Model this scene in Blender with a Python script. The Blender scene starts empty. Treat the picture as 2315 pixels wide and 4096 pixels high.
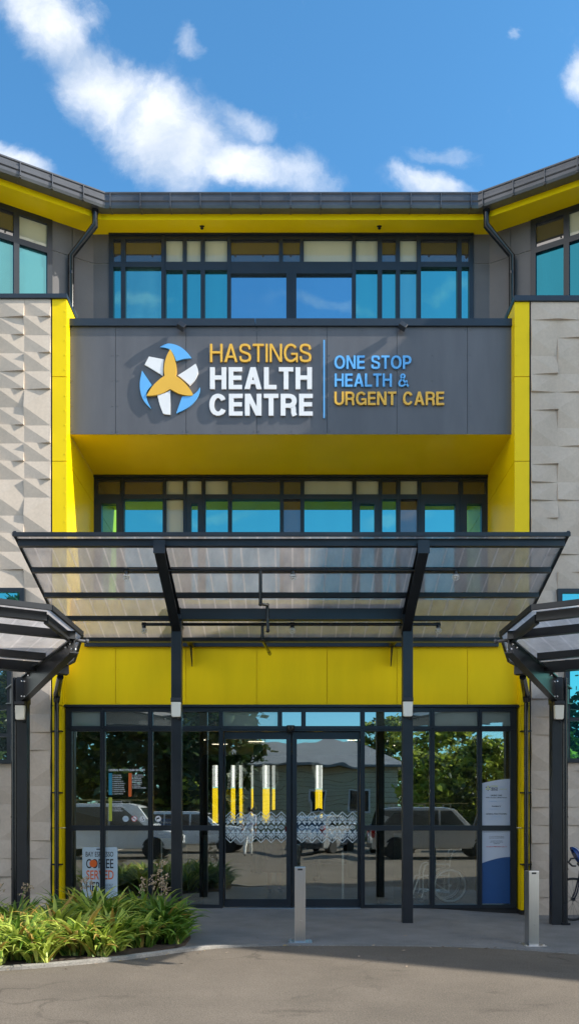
import bpy, bmesh, math, random
from mathutils import Vector, Matrix, Quaternion
R = math.radians
scene = bpy.context.scene
COL = scene.collection
CD, EYE, FPX, CX, HY = 14.0, 1.63, 2065.0, 733.0, 2045.0     # camera distance to the main facade, eye height, focal length
def X(px, y=0.0): return (px - CX) * (CD + y) / FPX
def Zp(py, y=0.0): return EYE + (HY - py) * (CD + y) / FPX

# ------------------------------------------------------------------ materials
MATS = {}
def new_mat(name):
    m = bpy.data.materials.new(name); m.use_nodes = True
    nt = m.node_tree
    for n in list(nt.nodes): nt.nodes.remove(n)
    out = nt.nodes.new('ShaderNodeOutputMaterial')
    return m, nt, out
def N(nt, typ, **kw):
    n = nt.nodes.new(typ)
    for k, v in kw.items():
        if k == 'inp':
            for kk, vv in v.items(): n.inputs[kk].default_value = vv
        else: setattr(n, k, v)
    return n
def c4(c): return (c[0], c[1], c[2], 1.0)
def mat(name, col, rough=0.5, metal=0.0, nscale=3.0, namt=0.12, bump=0.0, bscale=40.0, spec=0.5, coat=0.0, col2=None, stretch=None, fine=0.0, fscale=60):
    """principled surface whose colour wanders a little; bump adds fine grain"""
    m, nt, out = new_mat(name); L = nt.links
    p = N(nt, 'ShaderNodeBsdfPrincipled', inp={'Roughness': rough, 'Metallic': metal, 'Specular IOR Level': spec, 'Coat Weight': coat})
    tc = N(nt, 'ShaderNodeTexCoord')
    src = tc.outputs['Object']
    if stretch:
        mp = N(nt, 'ShaderNodeMapping', inp={'Scale': stretch}); L.new(src, mp.inputs['Vector']); src = mp.outputs['Vector']
    no = N(nt, 'ShaderNodeTexNoise', inp={'Scale': nscale, 'Detail': 6.0, 'Roughness': 0.6}); L.new(src, no.inputs['Vector'])
    rp = N(nt, 'ShaderNodeValToRGB'); L.new(no.outputs['Fac'], rp.inputs['Fac'])
    b = col2 if col2 else tuple(min(1, c * (1 + namt)) for c in col)
    a = col if col2 else tuple(c * (1 - namt) for c in col)
    rp.color_ramp.elements[0].position = 0.3; rp.color_ramp.elements[1].position = 0.7
    rp.color_ramp.elements[0].color = c4(a); rp.color_ramp.elements[1].color = c4(b)
    colout = rp.outputs['Color']
    if fine > 0:
        f2 = N(nt, 'ShaderNodeTexNoise', inp={'Scale': fscale, 'Detail': 3.0}); L.new(tc.outputs['Object'], f2.inputs['Vector'])
        mr = N(nt, 'ShaderNodeMapRange', inp={'From Min': 0.3, 'From Max': 0.7, 'To Min': 1 - fine, 'To Max': 1 + fine}); L.new(f2.outputs['Fac'], mr.inputs['Value'])
        mx = N(nt, 'ShaderNodeMix', data_type='RGBA', blend_type='MULTIPLY', inp={'Factor': 1.0})
        L.new(colout, mx.inputs[6]); L.new(mr.outputs['Result'], mx.inputs[7]); colout = mx.outputs[2]
    L.new(colout, p.inputs['Base Color'])
    if bump > 0:
        n2 = N(nt, 'ShaderNodeTexNoise', inp={'Scale': bscale, 'Detail': 4.0}); L.new(src, n2.inputs['Vector'])
        bp = N(nt, 'ShaderNodeBump', inp={'Strength': bump, 'Distance': 0.02}); L.new(n2.outputs['Fac'], bp.inputs['Height']); L.new(bp.outputs['Normal'], p.inputs['Normal'])
    L.new(p.outputs['BSDF'], out.inputs['Surface'])
    MATS[name] = m
    return m
def glass_mat(name, tint, refl, fac, wav=0.0, wscale=1.2, body=None, brough=0.5):
    """window glass: see-through (or an opaque tinted body) with a mirror-like skin; wav ripples the mirror"""
    m, nt, out = new_mat(name); L = nt.links
    if body is None: a = N(nt, 'ShaderNodeBsdfTransparent', inp={'Color': c4(tint)})
    else:
        a = N(nt, 'ShaderNodeBsdfDiffuse', inp={'Color': c4(body), 'Roughness': brough})
        tc0 = N(nt, 'ShaderNodeTexCoord'); mp0 = N(nt, 'ShaderNodeMapping', inp={'Scale': (2.2, 2.2, 0.35)}); L.new(tc0.outputs['Object'], mp0.inputs['Vector'])
        no0 = N(nt, 'ShaderNodeTexNoise', inp={'Scale': 1.0, 'Detail': 2.0}); L.new(mp0.outputs['Vector'], no0.inputs['Vector'])
        rp0 = N(nt, 'ShaderNodeValToRGB'); L.new(no0.outputs['Fac'], rp0.inputs['Fac']); rp0.color_ramp.elements[0].position = 0.42; rp0.color_ramp.elements[1].position = 0.56
        rp0.color_ramp.elements[0].color = c4([c * (0.75 if fac > 0.5 else 0.95) for c in body]); rp0.color_ramp.elements[1].color = c4([c * (1.35 if fac > 0.5 else 1.05) for c in body]); L.new(rp0.outputs['Color'], a.inputs['Color'])
    g = N(nt, 'ShaderNodeBsdfGlossy', inp={'Color': c4(refl), 'Roughness': 0.0})
    lw = N(nt, 'ShaderNodeLayerWeight', inp={'Blend': 0.25})
    mr = N(nt, 'ShaderNodeMapRange', inp={'To Min': fac, 'To Max': min(1, fac + 0.5)}); L.new(lw.outputs['Fresnel'], mr.inputs['Value'])
    if wav > 0:
        tc = N(nt, 'ShaderNodeTexCoord')
        no = N(nt, 'ShaderNodeTexNoise', inp={'Scale': wscale, 'Detail': 1.5}); L.new(tc.outputs['Object'], no.inputs['Vector'])
        bp = N(nt, 'ShaderNodeBump', inp={'Strength': 1.0, 'Distance': wav}); L.new(no.outputs['Fac'], bp.inputs['Height']); L.new(bp.outputs['Normal'], g.inputs['Normal'])
    mx = N(nt, 'ShaderNodeMixShader'); L.new(mr.outputs['Result'], mx.inputs['Fac']); L.new(a.outputs['BSDF'], mx.inputs[1]); L.new(g.outputs['BSDF'], mx.inputs[2])
    L.new(mx.outputs['Shader'], out.inputs['Surface'])
    MATS[name] = m; return m
def poly_mat(name, col, clear, trans):
    """ribbed polycarbonate: part clear, part light-scattering, with paler webs along the sheet"""
    m, nt, out = new_mat(name); L = nt.links
    tc = N(nt, 'ShaderNodeTexCoord')
    uv = N(nt, 'ShaderNodeSeparateXYZ'); L.new(tc.outputs['UV'], uv.inputs['Vector'])
    def band(period, width):
        md = N(nt, 'ShaderNodeMath', operation='FRACT'); dv = N(nt, 'ShaderNodeMath', operation='DIVIDE', inp={1: period})
        L.new(uv.outputs['X'], dv.inputs[0]); L.new(dv.outputs[0], md.inputs[0])
        ab = N(nt, 'ShaderNodeMath', operation='SUBTRACT', inp={1: 0.5}); L.new(md.outputs[0], ab.inputs[0])
        aa = N(nt, 'ShaderNodeMath', operation='ABSOLUTE'); L.new(ab.outputs[0], aa.inputs[0])
        mr = N(nt, 'ShaderNodeMapRange', inp={'From Min': 0.0, 'From Max': width, 'To Min': 1.0, 'To Max': 0.0}, interpolation_type='SMOOTHSTEP'); L.new(aa.outputs[0], mr.inputs['Value'])
        return mr.outputs['Result']
    b1 = band(0.225, 0.09); b2 = band(0.018, 0.35)
    no = N(nt, 'ShaderNodeTexNoise', inp={'Scale': 1.6, 'Detail': 5.0, 'Roughness': 0.65}); 
    mp = N(nt, 'ShaderNodeMapping', inp={'Scale': (2.5, 0.9, 1)}); L.new(tc.outputs['UV'], mp.inputs['Vector']); L.new(mp.outputs['Vector'], no.inputs['Vector'])
    rp = N(nt, 'ShaderNodeValToRGB'); L.new(no.outputs['Fac'], rp.inputs['Fac'])
    rp.color_ramp.elements[0].position = 0.3; rp.color_ramp.elements[1].position = 0.75
    rp.color_ramp.elements[0].color = c4([c * 0.72 for c in col]); rp.color_ramp.elements[1].color = c4([min(1, c * 1.15) for c in col])
    tl = N(nt, 'ShaderNodeBsdfTranslucent'); L.new(rp.outputs['Color'], tl.inputs['Color'])
    df = N(nt, 'ShaderNodeBsdfPrincipled', inp={'Roughness': 0.35}); L.new(rp.outputs['Color'], df.inputs['Base Color'])
    tp = N(nt, 'ShaderNodeBsdfTransparent', inp={'Color': (0.86, 0.86, 0.86, 1)})
    m1 = N(nt, 'ShaderNodeMixShader', inp={'Fac': trans}); L.new(df.outputs['BSDF'], m1.inputs[1]); L.new(tl.outputs['BSDF'], m1.inputs[2])
    f1 = N(nt, 'ShaderNodeMath', operation='MULTIPLY', inp={1: -0.30}); L.new(b1, f1.inputs[0])
    f2 = N(nt, 'ShaderNodeMath', operation='MULTIPLY_ADD', inp={1: -0.10}); L.new(b2, f2.inputs[0]); L.new(f1.outputs[0], f2.inputs[2])
    f3 = N(nt, 'ShaderNodeMath', operation='ADD', inp={1: clear}, use_clamp=True); L.new(f2.outputs[0], f3.inputs[0])
    m2 = N(nt, 'ShaderNodeMixShader'); L.new(f3.outputs[0], m2.inputs['Fac']); L.new(m1.outputs['Shader'], m2.inputs[1]); L.new(tp.outputs['BSDF'], m2.inputs[2])
    L.new(m2.outputs['Shader'], out.inputs['Surface']); MATS[name] = m; return m
def leaf_mat(name, col, col2, tr=0.35):
    m, nt, out = new_mat(name); L = nt.links
    tc = N(nt, 'ShaderNodeTexCoord'); no = N(nt, 'ShaderNodeTexNoise', inp={'Scale': 5.0, 'Detail': 3.0}); L.new(tc.outputs['Object'], no.inputs['Vector'])
    rp = N(nt, 'ShaderNodeValToRGB'); L.new(no.outputs['Fac'], rp.inputs['Fac'])
    rp.color_ramp.elements[0].position = 0.35; rp.color_ramp.elements[1].position = 0.65
    rp.color_ramp.elements[0].color = c4(col); rp.color_ramp.elements[1].color = c4(col2)
    p = N(nt, 'ShaderNodeBsdfPrincipled', inp={'Roughness': 0.42}); L.new(rp.outputs['Color'], p.inputs['Base Color'])
    t = N(nt, 'ShaderNodeBsdfTranslucent'); L.new(rp.outputs['Color'], t.inputs['Color'])
    mx = N(nt, 'ShaderNodeMixShader', inp={'Fac': tr}); L.new(p.outputs['BSDF'], mx.inputs[1]); L.new(t.outputs['BSDF'], mx.inputs[2])
    L.new(mx.outputs['Shader'], out.inputs['Surface']); MATS[name] = m; return m

def asphalt_mat():
    m, nt, out = new_mat('asphalt'); L = nt.links
    tc = N(nt, 'ShaderNodeTexCoord'); src = tc.outputs['Object']
    p = N(nt, 'ShaderNodeBsdfPrincipled', inp={'Roughness': 0.9, 'Specular IOR Level': 0.25})
    n1 = N(nt, 'ShaderNodeTexNoise', inp={'Scale': 0.9, 'Detail': 6.0, 'Roughness': 0.62}); L.new(src, n1.inputs['Vector'])
    rp = N(nt, 'ShaderNodeValToRGB'); L.new(n1.outputs['Fac'], rp.inputs['Fac'])
    rp.color_ramp.elements[0].position = 0.28; rp.color_ramp.elements[1].position = 0.72
    rp.color_ramp.elements[0].color = (0.128, 0.109, 0.087, 1); rp.color_ramp.elements[1].color = (0.183, 0.155, 0.124, 1)
    # stone grain
    n2 = N(nt, 'ShaderNodeTexNoise', inp={'Scale': 70.0, 'Detail': 3.0, 'Roughness': 0.7}); L.new(src, n2.inputs['Vector'])
    mr = N(nt, 'ShaderNodeMapRange', inp={'From Min': 0.3, 'From Max': 0.7, 'To Min': 0.62, 'To Max': 1.38}); L.new(n2.outputs['Fac'], mr.inputs['Value'])
    # irregular cracks and dried puddle lines: distorted cell borders, thin, broken up by a second noise
    nd = N(nt, 'ShaderNodeTexNoise', inp={'Scale': 1.7, 'Detail': 5.0}); L.new(src, nd.inputs['Vector'])
    va = N(nt, 'ShaderNodeVectorMath', operation='MULTIPLY_ADD', inp={1: (1.1, 1.1, 0)}); L.new(nd.outputs['Color'], va.inputs[0]); L.new(src, va.inputs[2])
    vo = N(nt, 'ShaderNodeTexVoronoi', feature='DISTANCE_TO_EDGE', inp={'Scale': 0.62}); L.new(va.outputs['Vector'], vo.inputs['Vector'])
    cr = N(nt, 'ShaderNodeMapRange', inp={'From Min': 0.0, 'From Max': 0.026, 'To Min': 1.0, 'To Max': 0.0}, interpolation_type='SMOOTHSTEP'); L.new(vo.outputs['Distance'], cr.inputs['Value'])
    n3 = N(nt, 'ShaderNodeTexNoise', inp={'Scale': 0.75, 'Detail': 3.0}); 
    mp3 = N(nt, 'ShaderNodeMapping', inp={'Location': (3.3, 1.2, 0)}); L.new(src, mp3.inputs['Vector']); L.new(mp3.outputs['Vector'], n3.inputs['Vector'])
    ms = N(nt, 'ShaderNodeMapRange', inp={'From Min': 0.46, 'From Max': 0.66}, interpolation_type='SMOOTHSTEP'); L.new(n3.outputs['Fac'], ms.inputs['Value'])
    mu = N(nt, 'ShaderNodeMath', operation='MULTIPLY'); L.new(cr.outputs['Result'], mu.inputs[0]); L.new(ms.outputs['Result'], mu.inputs[1])
    # oil stains
    n4 = N(nt, 'ShaderNodeTexNoise', inp={'Scale': 1.5, 'Detail': 5.0, 'Roughness': 0.55})
    mp4 = N(nt, 'ShaderNodeMapping', inp={'Location': (9.1, -4.2, 0), 'Scale': (0.6, 1.6, 1)}); L.new(src, mp4.inputs['Vector']); L.new(mp4.outputs['Vector'], n4.inputs['Vector'])
    st = N(nt, 'ShaderNodeMapRange', inp={'From Min': 0.60, 'From Max': 0.74, 'To Max': 0.6}, interpolation_type='SMOOTHSTEP'); L.new(n4.outputs['Fac'], st.inputs['Value'])
    ad = N(nt, 'ShaderNodeMath', operation='MULTIPLY_ADD', inp={1: 0.6}, use_clamp=True); L.new(mu.outputs[0], ad.inputs[0]); L.new(st.outputs['Result'], ad.inputs[2])
    inv = N(nt, 'ShaderNodeMath', operation='MULTIPLY_ADD', inp={1: -0.50, 2: 1.0}); L.new(ad.outputs[0], inv.inputs[0])
    sp = N(nt, 'ShaderNodeTexNoise', inp={'Scale': 9.0, 'Detail': 1.0}); L.new(src, sp.inputs['Vector'])
    m1 = N(nt, 'ShaderNodeMath', operation='MULTIPLY'); L.new(mr.outputs['Result'], m1.inputs[0]); L.new(inv.outputs[0], m1.inputs[1])
    mx = N(nt, 'ShaderNodeMix', data_type='RGBA', blend_type='MULTIPLY', inp={'Factor': 1.0}); L.new(rp.outputs['Color'], mx.inputs[6]); L.new(m1.outputs[0], mx.inputs[7])
    L.new(mx.outputs[2], p.inputs['Base Color'])
    bp = N(nt, 'ShaderNodeBump', inp={'Strength': 0.35, 'Distance': 0.01}); L.new(n2.outputs['Fac'], bp.inputs['Height']); L.new(bp.outputs['Normal'], p.inputs['Normal'])
    L.new(p.outputs['BSDF'], out.inputs['Surface']); MATS['asphalt'] = m
asphalt_mat()
def emis_mat(name, col, s):
    m, nt, out = new_mat(name); e = N(nt, 'ShaderNodeEmission', inp={'Color': c4(col), 'Strength': s}); nt.links.new(e.outputs[0], out.inputs['Surface']); MATS[name] = m

mat('yellow', (0.86, 0.62, 0.002), 0.36, nscale=0.8, namt=0.05, spec=0.22, bump=0.015, bscale=6)
mat('yellow_matt', (0.88, 0.61, 0.002), 0.5, nscale=1.1, namt=0.07, stretch=(1.8, 1.8, 0.35), spec=0.15, bump=0.02, bscale=5)
mat('sign_grey', (0.108, 0.108, 0.118), 0.42, nscale=1.4, namt=0.13, stretch=(2.2, 2.2, 0.4), bump=0.02, bscale=120, fine=0.05, fscale=90)
mat('wall_grey', (0.105, 0.098, 0.098), 0.5, nscale=1.5, namt=0.12, bump=0.03, bscale=80, fine=0.05)
mat('frame', (0.012, 0.017, 0.024), 0.34, nscale=2, namt=0.2)
mat('steel_dark', (0.014, 0.016, 0.020), 0.36, nscale=2.5, namt=0.3, bump=0.02, bscale=30)
mat('pipe_black', (0.010, 0.012, 0.016), 0.22, nscale=3, namt=0.2)
mat('cap_navy', (0.022, 0.030, 0.042), 0.35, nscale=1.5, namt=0.15)
mat('gutter', (0.095, 0.098, 0.108), 0.28, metal=0.35, nscale=2, namt=0.2)
mat('precast', (0.51, 0.435, 0.36), 0.75, nscale=1.1, namt=0.10, stretch=(1.6, 1.6, 0.5), bump=0.05, bscale=160, fine=0.05, fscale=25)
mat('joint', (0.015, 0.015, 0.016), 0.7)
mat('dark_room', (0.03, 0.032, 0.034), 0.8)
mat('room_wall', (0.33, 0.34, 0.30), 0.8)
mat('room_olive', (0.26, 0.22, 0.04), 0.7)
mat('room_floor', (0.07, 0.075, 0.08), 0.5)
mat('room_ceiling', (0.45, 0.45, 0.43), 0.8)
mat('paving', (0.205, 0.203, 0.200), 0.85, nscale=2.0, namt=0.18, bump=0.25, bscale=110, fine=0.28, fscale=85)
mat('kerb', (0.27, 0.255, 0.23), 0.85, nscale=5, namt=0.2, bump=0.2, bscale=90, fine=0.2)
mat('soil', (0.05, 0.035, 0.025), 0.95, nscale=9, namt=0.4, bump=0.6, bscale=40)
mat('rock', (0.36, 0.29, 0.24), 0.9, nscale=7, namt=0.3, bump=0.6, bscale=14, fine=0.2)
mat('white_sign', (0.80, 0.80, 0.81), 0.35, namt=0.03)
mat('gold_sign', (0.80, 0.46, 0.055), 0.35, namt=0.03)
mat('blue_sign', (0.135, 0.43, 0.83), 0.35, namt=0.03)
mat('alu', (0.62, 0.62, 0.62), 0.30, metal=1.0, nscale=3, namt=0.06, stretch=(40, 40, 1.5), bump=0.02, bscale=5)
mat('chrome', (0.90, 0.92, 0.94), 0.22, metal=0.45, namt=0.04)
mat('plastic_dark', (0.025, 0.026, 0.028), 0.45)
mat('lens_white', (0.80, 0.78, 0.70), 0.25, namt=0.04)
mat('bulb_clear', (0.75, 0.75, 0.75), 0.15, namt=0.05)
mat('rubber', (0.012, 0.012, 0.013), 0.65, namt=0.2)
mat('film_pale', (0.44, 0.50, 0.60), 0.4, namt=0.03)
mat('film_blue', (0.012, 0.065, 0.21), 0.4, namt=0.05)
mat('print_white', (0.76, 0.78, 0.82), 0.4, namt=0.02)
mat('print_blue', (0.015, 0.085, 0.27), 0.4, namt=0.05)
mat('print_pale', (0.36, 0.48, 0.64), 0.4, namt=0.02)
mat('print_black', (0.02, 0.022, 0.03), 0.4, namt=0.02)
mat('print_red', (0.45, 0.03, 0.04), 0.4, namt=0.02)
mat('print_orange', (0.72, 0.13, 0.02), 0.4, namt=0.08)
mat('print_teal', (0.02, 0.24, 0.36), 0.4, namt=0.05)
mat('print_lime', (0.45, 0.50, 0.06), 0.4, namt=0.05)
mat('print_board', (0.46, 0.57, 0.65), 0.45, namt=0.06)
mat('frost', (0.62, 0.70, 0.72), 0.6, namt=0.04)
glass_mat('glass_clear', (0.93, 0.955, 0.935), (0.95, 1.0, 0.97), 0.25)
glass_mat('glass_door', (0.93, 0.955, 0.935), (0.95, 1.0, 0.97), 0.24, wav=0.0035, wscale=1.3)
glass_mat('glass_transom', (1, 1, 1), (0.85, 0.95, 0.95), 0.42, body=(0.06, 0.085, 0.085))
glass_mat('glass_pale', (1, 1, 1), (0.85, 0.95, 0.95), 0.30, body=(0.23, 0.30, 0.28))
glass_mat('glass_teal', (1, 1, 1), (0.30, 0.84, 0.76), 0.60, wav=0.0015, wscale=0.6, body=(0.010, 0.075, 0.095))
glass_mat('glass_teal_pale', (1, 1, 1), (0.36, 0.80, 0.74), 0.58, wav=0.001, wscale=0.6, body=(0.055, 0.165, 0.175))
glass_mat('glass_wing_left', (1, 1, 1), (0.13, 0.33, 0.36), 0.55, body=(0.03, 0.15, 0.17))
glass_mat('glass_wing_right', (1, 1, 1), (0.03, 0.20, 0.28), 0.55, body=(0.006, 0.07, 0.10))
glass_mat('glass_blue', (1, 1, 1), (0.48, 0.74, 0.86), 0.66, wav=0.001, wscale=0.6, body=(0.02, 0.05, 0.08))
glass_mat('spandrel_dark', (1, 1, 1), (0.62, 0.60, 0.60), 0.26, body=(0.060, 0.054, 0.042))
glass_mat('spandrel_cream', (1, 1, 1), (0.7, 0.7, 0.7), 0.09, body=(0.46, 0.44, 0.31))
glass_mat('glass_car', (0.25, 0.28, 0.28), (0.9, 0.95, 1.0), 0.12)
poly_mat('polycarb', (0.80, 0.72, 0.67), 0.47, 0.66)
poly_mat('polycarb_grey', (0.84, 0.77, 0.72), 0.20, 0.80)
glass_mat('polycarb_skin', (0.97, 0.97, 0.97), (0.9, 0.9, 0.9), 0.03)
mat('concrete', (0.62, 0.57, 0.50), 0.9, nscale=0.6, namt=0.1, fine=0.15)
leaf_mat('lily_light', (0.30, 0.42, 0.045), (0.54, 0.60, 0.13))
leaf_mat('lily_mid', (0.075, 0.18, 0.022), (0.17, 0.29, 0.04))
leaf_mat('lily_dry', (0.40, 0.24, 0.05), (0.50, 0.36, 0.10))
mat('seed', (0.42, 0.31, 0.22), 0.8, namt=0.3)
mat('stalk', (0.20, 0.17, 0.06), 0.8, namt=0.3)
leaf_mat('tree_dark', (0.022, 0.048, 0.012), (0.055, 0.095, 0.022), 0.25)
leaf_mat('tree_olive', (0.15, 0.22, 0.030), (0.28, 0.32, 0.055), 0.45)
leaf_mat('tree_bright', (0.28, 0.38, 0.045), (0.46, 0.50, 0.085), 0.5)
mat('bark', (0.10, 0.075, 0.055), 0.9, nscale=8, namt=0.3, bump=0.4, bscale=20)
mat('weatherboard', (0.58, 0.53, 0.36), 0.65, nscale=1.0, namt=0.08)
mat('roof_iron', (0.27, 0.27, 0.27), 0.5, nscale=1.0, namt=0.1)
mat('roof_white', (0.78, 0.80, 0.80), 0.4, namt=0.04)
emis_mat('lamp_strip', (1.0, 0.86, 0.62), 2.2)

# ------------------------------------------------------------------ mesh helpers
class MB:
    """collects faces, each with a material, then links them as one mesh object"""
    def __init__(s): s.v = []; s.f = []; s.m = []; s.uv = {}; s.mats = []; s.cur = 0
    def use(s, name):
        mm = MATS[name]
        if mm not in s.mats: s.mats.append(mm)
        s.cur = s.mats.index(mm); return s
    def face(s, pts):
        b = len(s.v); s.v += [tuple(p) for p in pts]; s.f.append(tuple(range(b, b + len(pts)))); s.m.append(s.cur)
    def mesh(s, verts, faces):
        b = len(s.v); s.v += [tuple(p) for p in verts]
        for f in faces: s.f.append(tuple(b + i for i in f)); s.m.append(s.cur)
    def box(s, x0, x1, y0, y1, z0, z1):
        x0, x1 = sorted((x0, x1)); y0, y1 = sorted((y0, y1)); z0, z1 = sorted((z0, z1))
        s.mesh([(x0,y0,z0),(x1,y0,z0),(x1,y1,z0),(x0,y1,z0),(x0,y0,z1),(x1,y0,z1),(x1,y1,z1),(x0,y1,z1)],
               [(0,3,2,1),(4,5,6,7),(0,1,5,4),(1,2,6,5),(2,3,7,6),(3,0,4,7)])
    def bar(s, a, b, w, h, up=(0, 0, 1)):
        """rectangular bar from a to b; w across, h along up"""
        a = Vector(a); b = Vector(b); d = (b - a).normalized(); upv = Vector(up)
        sd = d.cross(upv)
        if sd.length < 1e-5: sd = d.cross(Vector((0, 1, 0)))
        sd.normalize(); u = sd.cross(d).normalized()
        sd = sd * (w / 2); u = u * (h / 2)
        p = [a - sd - u, a + sd - u, a + sd + u, a - sd + u, b - sd - u, b + sd - u, b + sd + u, b - sd + u]
        s.mesh(p, [(0,1,2,3),(7,6,5,4),(4,5,1,0),(5,6,2,1),(6,7,3,2),(7,4,0,3)])
    def prism(s, poly, ax, lo, hi):
        """extrude a polygon; ax = axis of extrusion: poly coordinates are the two others in order"""
        def P(p, t):
            return {'x': (t, p[0], p[1]), 'y': (p[0], t, p[1]), 'z': (p[0], p[1], t)}[ax]
        n = len(poly); b = len(s.v)
        s.v += [P(p, lo) for p in poly] + [P(p, hi) for p in poly]
        s.f.append(tuple(b + i for i in range(n))); s.m.append(s.cur)
        s.f.append(tuple(b + n + i for i in reversed(range(n)))); s.m.append(s.cur)
        for i in range(n):
            j = (i + 1) % n; s.f.append((b + i, b + n + i, b + n + j, b + j)); s.m.append(s.cur)
    def tube(s, pts, r, seg=12, cap=True, radii=None):
        pts = [Vector(p) for p in pts]; n = len(pts); rings = []
        prev = None
        for i, p in enumerate(pts):
            d = (pts[min(i + 1, n - 1)] - pts[max(i - 1, 0)]).normalized()
            if prev is None:
                a = Vector((0, 0, 1)) if abs(d.z) < 0.9 else Vector((1, 0, 0))
                u = d.cross(a).normalized()
            else:
                u = prev - d * prev.dot(d); u.normalize()
            w = d.cross(u); prev = u
            rr = radii[i] if radii else r
            if not radii and 0 < i < n - 1:
                c = (pts[i] - pts[i - 1]).normalized().dot((pts[i + 1] - pts[i]).normalized())
                rr = r / max(0.5, math.sqrt(max(0.01, (1 + c) / 2)))
                rr = r if rr > 1.3 * r else rr
            rings.append([p + (u * math.cos(2 * math.pi * k / seg) + w * math.sin(2 * math.pi * k / seg)) * rr for k in range(seg)])
        b = len(s.v)
        for rg in rings: s.v += [tuple(q) for q in rg]
        for i in range(n - 1):
            for k in range(seg):
                k2 = (k + 1) % seg
                s.f.append((b + i*seg + k, b + i*seg + k2, b + (i+1)*seg + k2, b + (i+1)*seg + k)); s.m.append(s.cur)
        if cap:
            s.f.append(tuple(b + k for k in reversed(range(seg)))); s.m.append(s.cur)
            s.f.append(tuple(b + (n-1)*seg + k for k in range(seg))); s.m.append(s.cur)
    def lathe(s, prof, seg=24, axis='z', o=(0, 0, 0)):
        b = len(s.v); o = Vector(o); n = len(prof)
        for r, t in prof:
            for k in range(seg):
                a = 2 * math.pi * k / seg; c, d = r * math.cos(a), r * math.sin(a)
                q = {'z': (c, d, t), 'y': (c, t, d), 'x': (t, c, d)}[axis]
                s.v.append(tuple(o + Vector(q)))
        for i in range(n - 1):
            for k in range(seg):
                k2 = (k + 1) % seg
                s.f.append((b + i*seg + k, b + i*seg + k2, b + (i+1)*seg + k2, b + (i+1)*seg + k)); s.m.append(s.cur)
        if prof[0][0] > 1e-6: s.f.append(tuple(b + k for k in reversed(range(seg)))); s.m.append(s.cur)
        if prof[-1][0] > 1e-6: s.f.append(tuple(b + (n-1)*seg + k for k in range(seg))); s.m.append(s.cur)
    def blob(s, c, r, sub=2, jit=0.0, rnd=None):
        bm = bmesh.new(); bmesh.ops.create_icosphere(bm, subdivisions=sub, radius=1.0)
        vs = []
        for v in bm.verts:
            k = 1 + (rnd.uniform(-jit, jit) if rnd else 0)
            vs.append((c[0] + v.co.x * r[0] * k, c[1] + v.co.y * r[1] * k, c[2] + v.co.z * r[2] * k))
        s.mesh(vs, [tuple(v.index for v in f.verts) for f in bm.faces]); bm.free()
    def build(s, name, parent=None, smooth=None, loc=None, bevel=0.0, recalc=True):
        me = bpy.data.meshes.new(name); me.from_pydata(s.v, [], s.f)
        for mm in s.mats: me.materials.append(mm)
        me.polygons.foreach_set('material_index', s.m)
        bm = bmesh.new(); bm.from_mesh(me)
        if smooth is not None or bevel > 0 : bmesh.ops.remove_doubles(bm, verts=bm.verts, dist=1e-5)
        if recalc: bmesh.ops.recalc_face_normals(bm, faces=bm.faces)
        if bevel > 0:
            bmesh.ops.bevel(bm, geom=[e for e in bm.edges if len(e.link_faces) == 2 and e.calc_face_angle(0) > 0.5], offset=bevel, segments=2, profile=0.6, affect='EDGES', clamp_overlap=True)
        bm.to_mesh(me); bm.free()
        if smooth is not None:
            me.polygons.foreach_set('use_smooth', [True] * len(me.polygons))
            try: me.set_sharp_from_angle(angle=R(smooth))
            except Exception: pass
        o = bpy.data.objects.new(name, me); COL.objects.link(o)
        if loc is not None: o.location = loc
        if parent is not None: o.parent = parent
        return o
def place(o, parent):
    o.parent = parent; return o
def tag(o, label=None, cat=None, group=None, kind=None):
    if label: o['label'] = label
    if cat: o['category'] = cat
    if group: o['group'] = group
    if kind: o['kind'] = kind
    return o
def thing(name, label, cat, loc=(0, 0, 0), rz=0.0, group=None):
    o = bpy.data.objects.new(name, None); COL.objects.link(o); o.location = loc; o.rotation_euler = (0, 0, rz); o.empty_display_size = 0.2
    return tag(o, label, cat, group)
def world_child(o, parent):
    """parent o, whose vertices are in world coordinates, without moving it"""
    o.parent = parent; o.matrix_parent_inverse = Matrix.Translation(-Vector(parent.location)) if parent.rotation_euler.z == 0 else (Matrix.Translation(parent.location) @ Matrix.Rotation(parent.rotation_euler.z, 4, 'Z')).inverted()
    return o
def kids(o): return [c for c in bpy.data.objects if c.parent == o]
def copy_tree(o, parent=None):
    c = o.copy(); COL.objects.link(c); c.parent = parent
    if parent is not None: c.matrix_parent_inverse = o.matrix_parent_inverse.copy()
    for ch in kids(o): copy_tree(ch, c)
    return c

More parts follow.
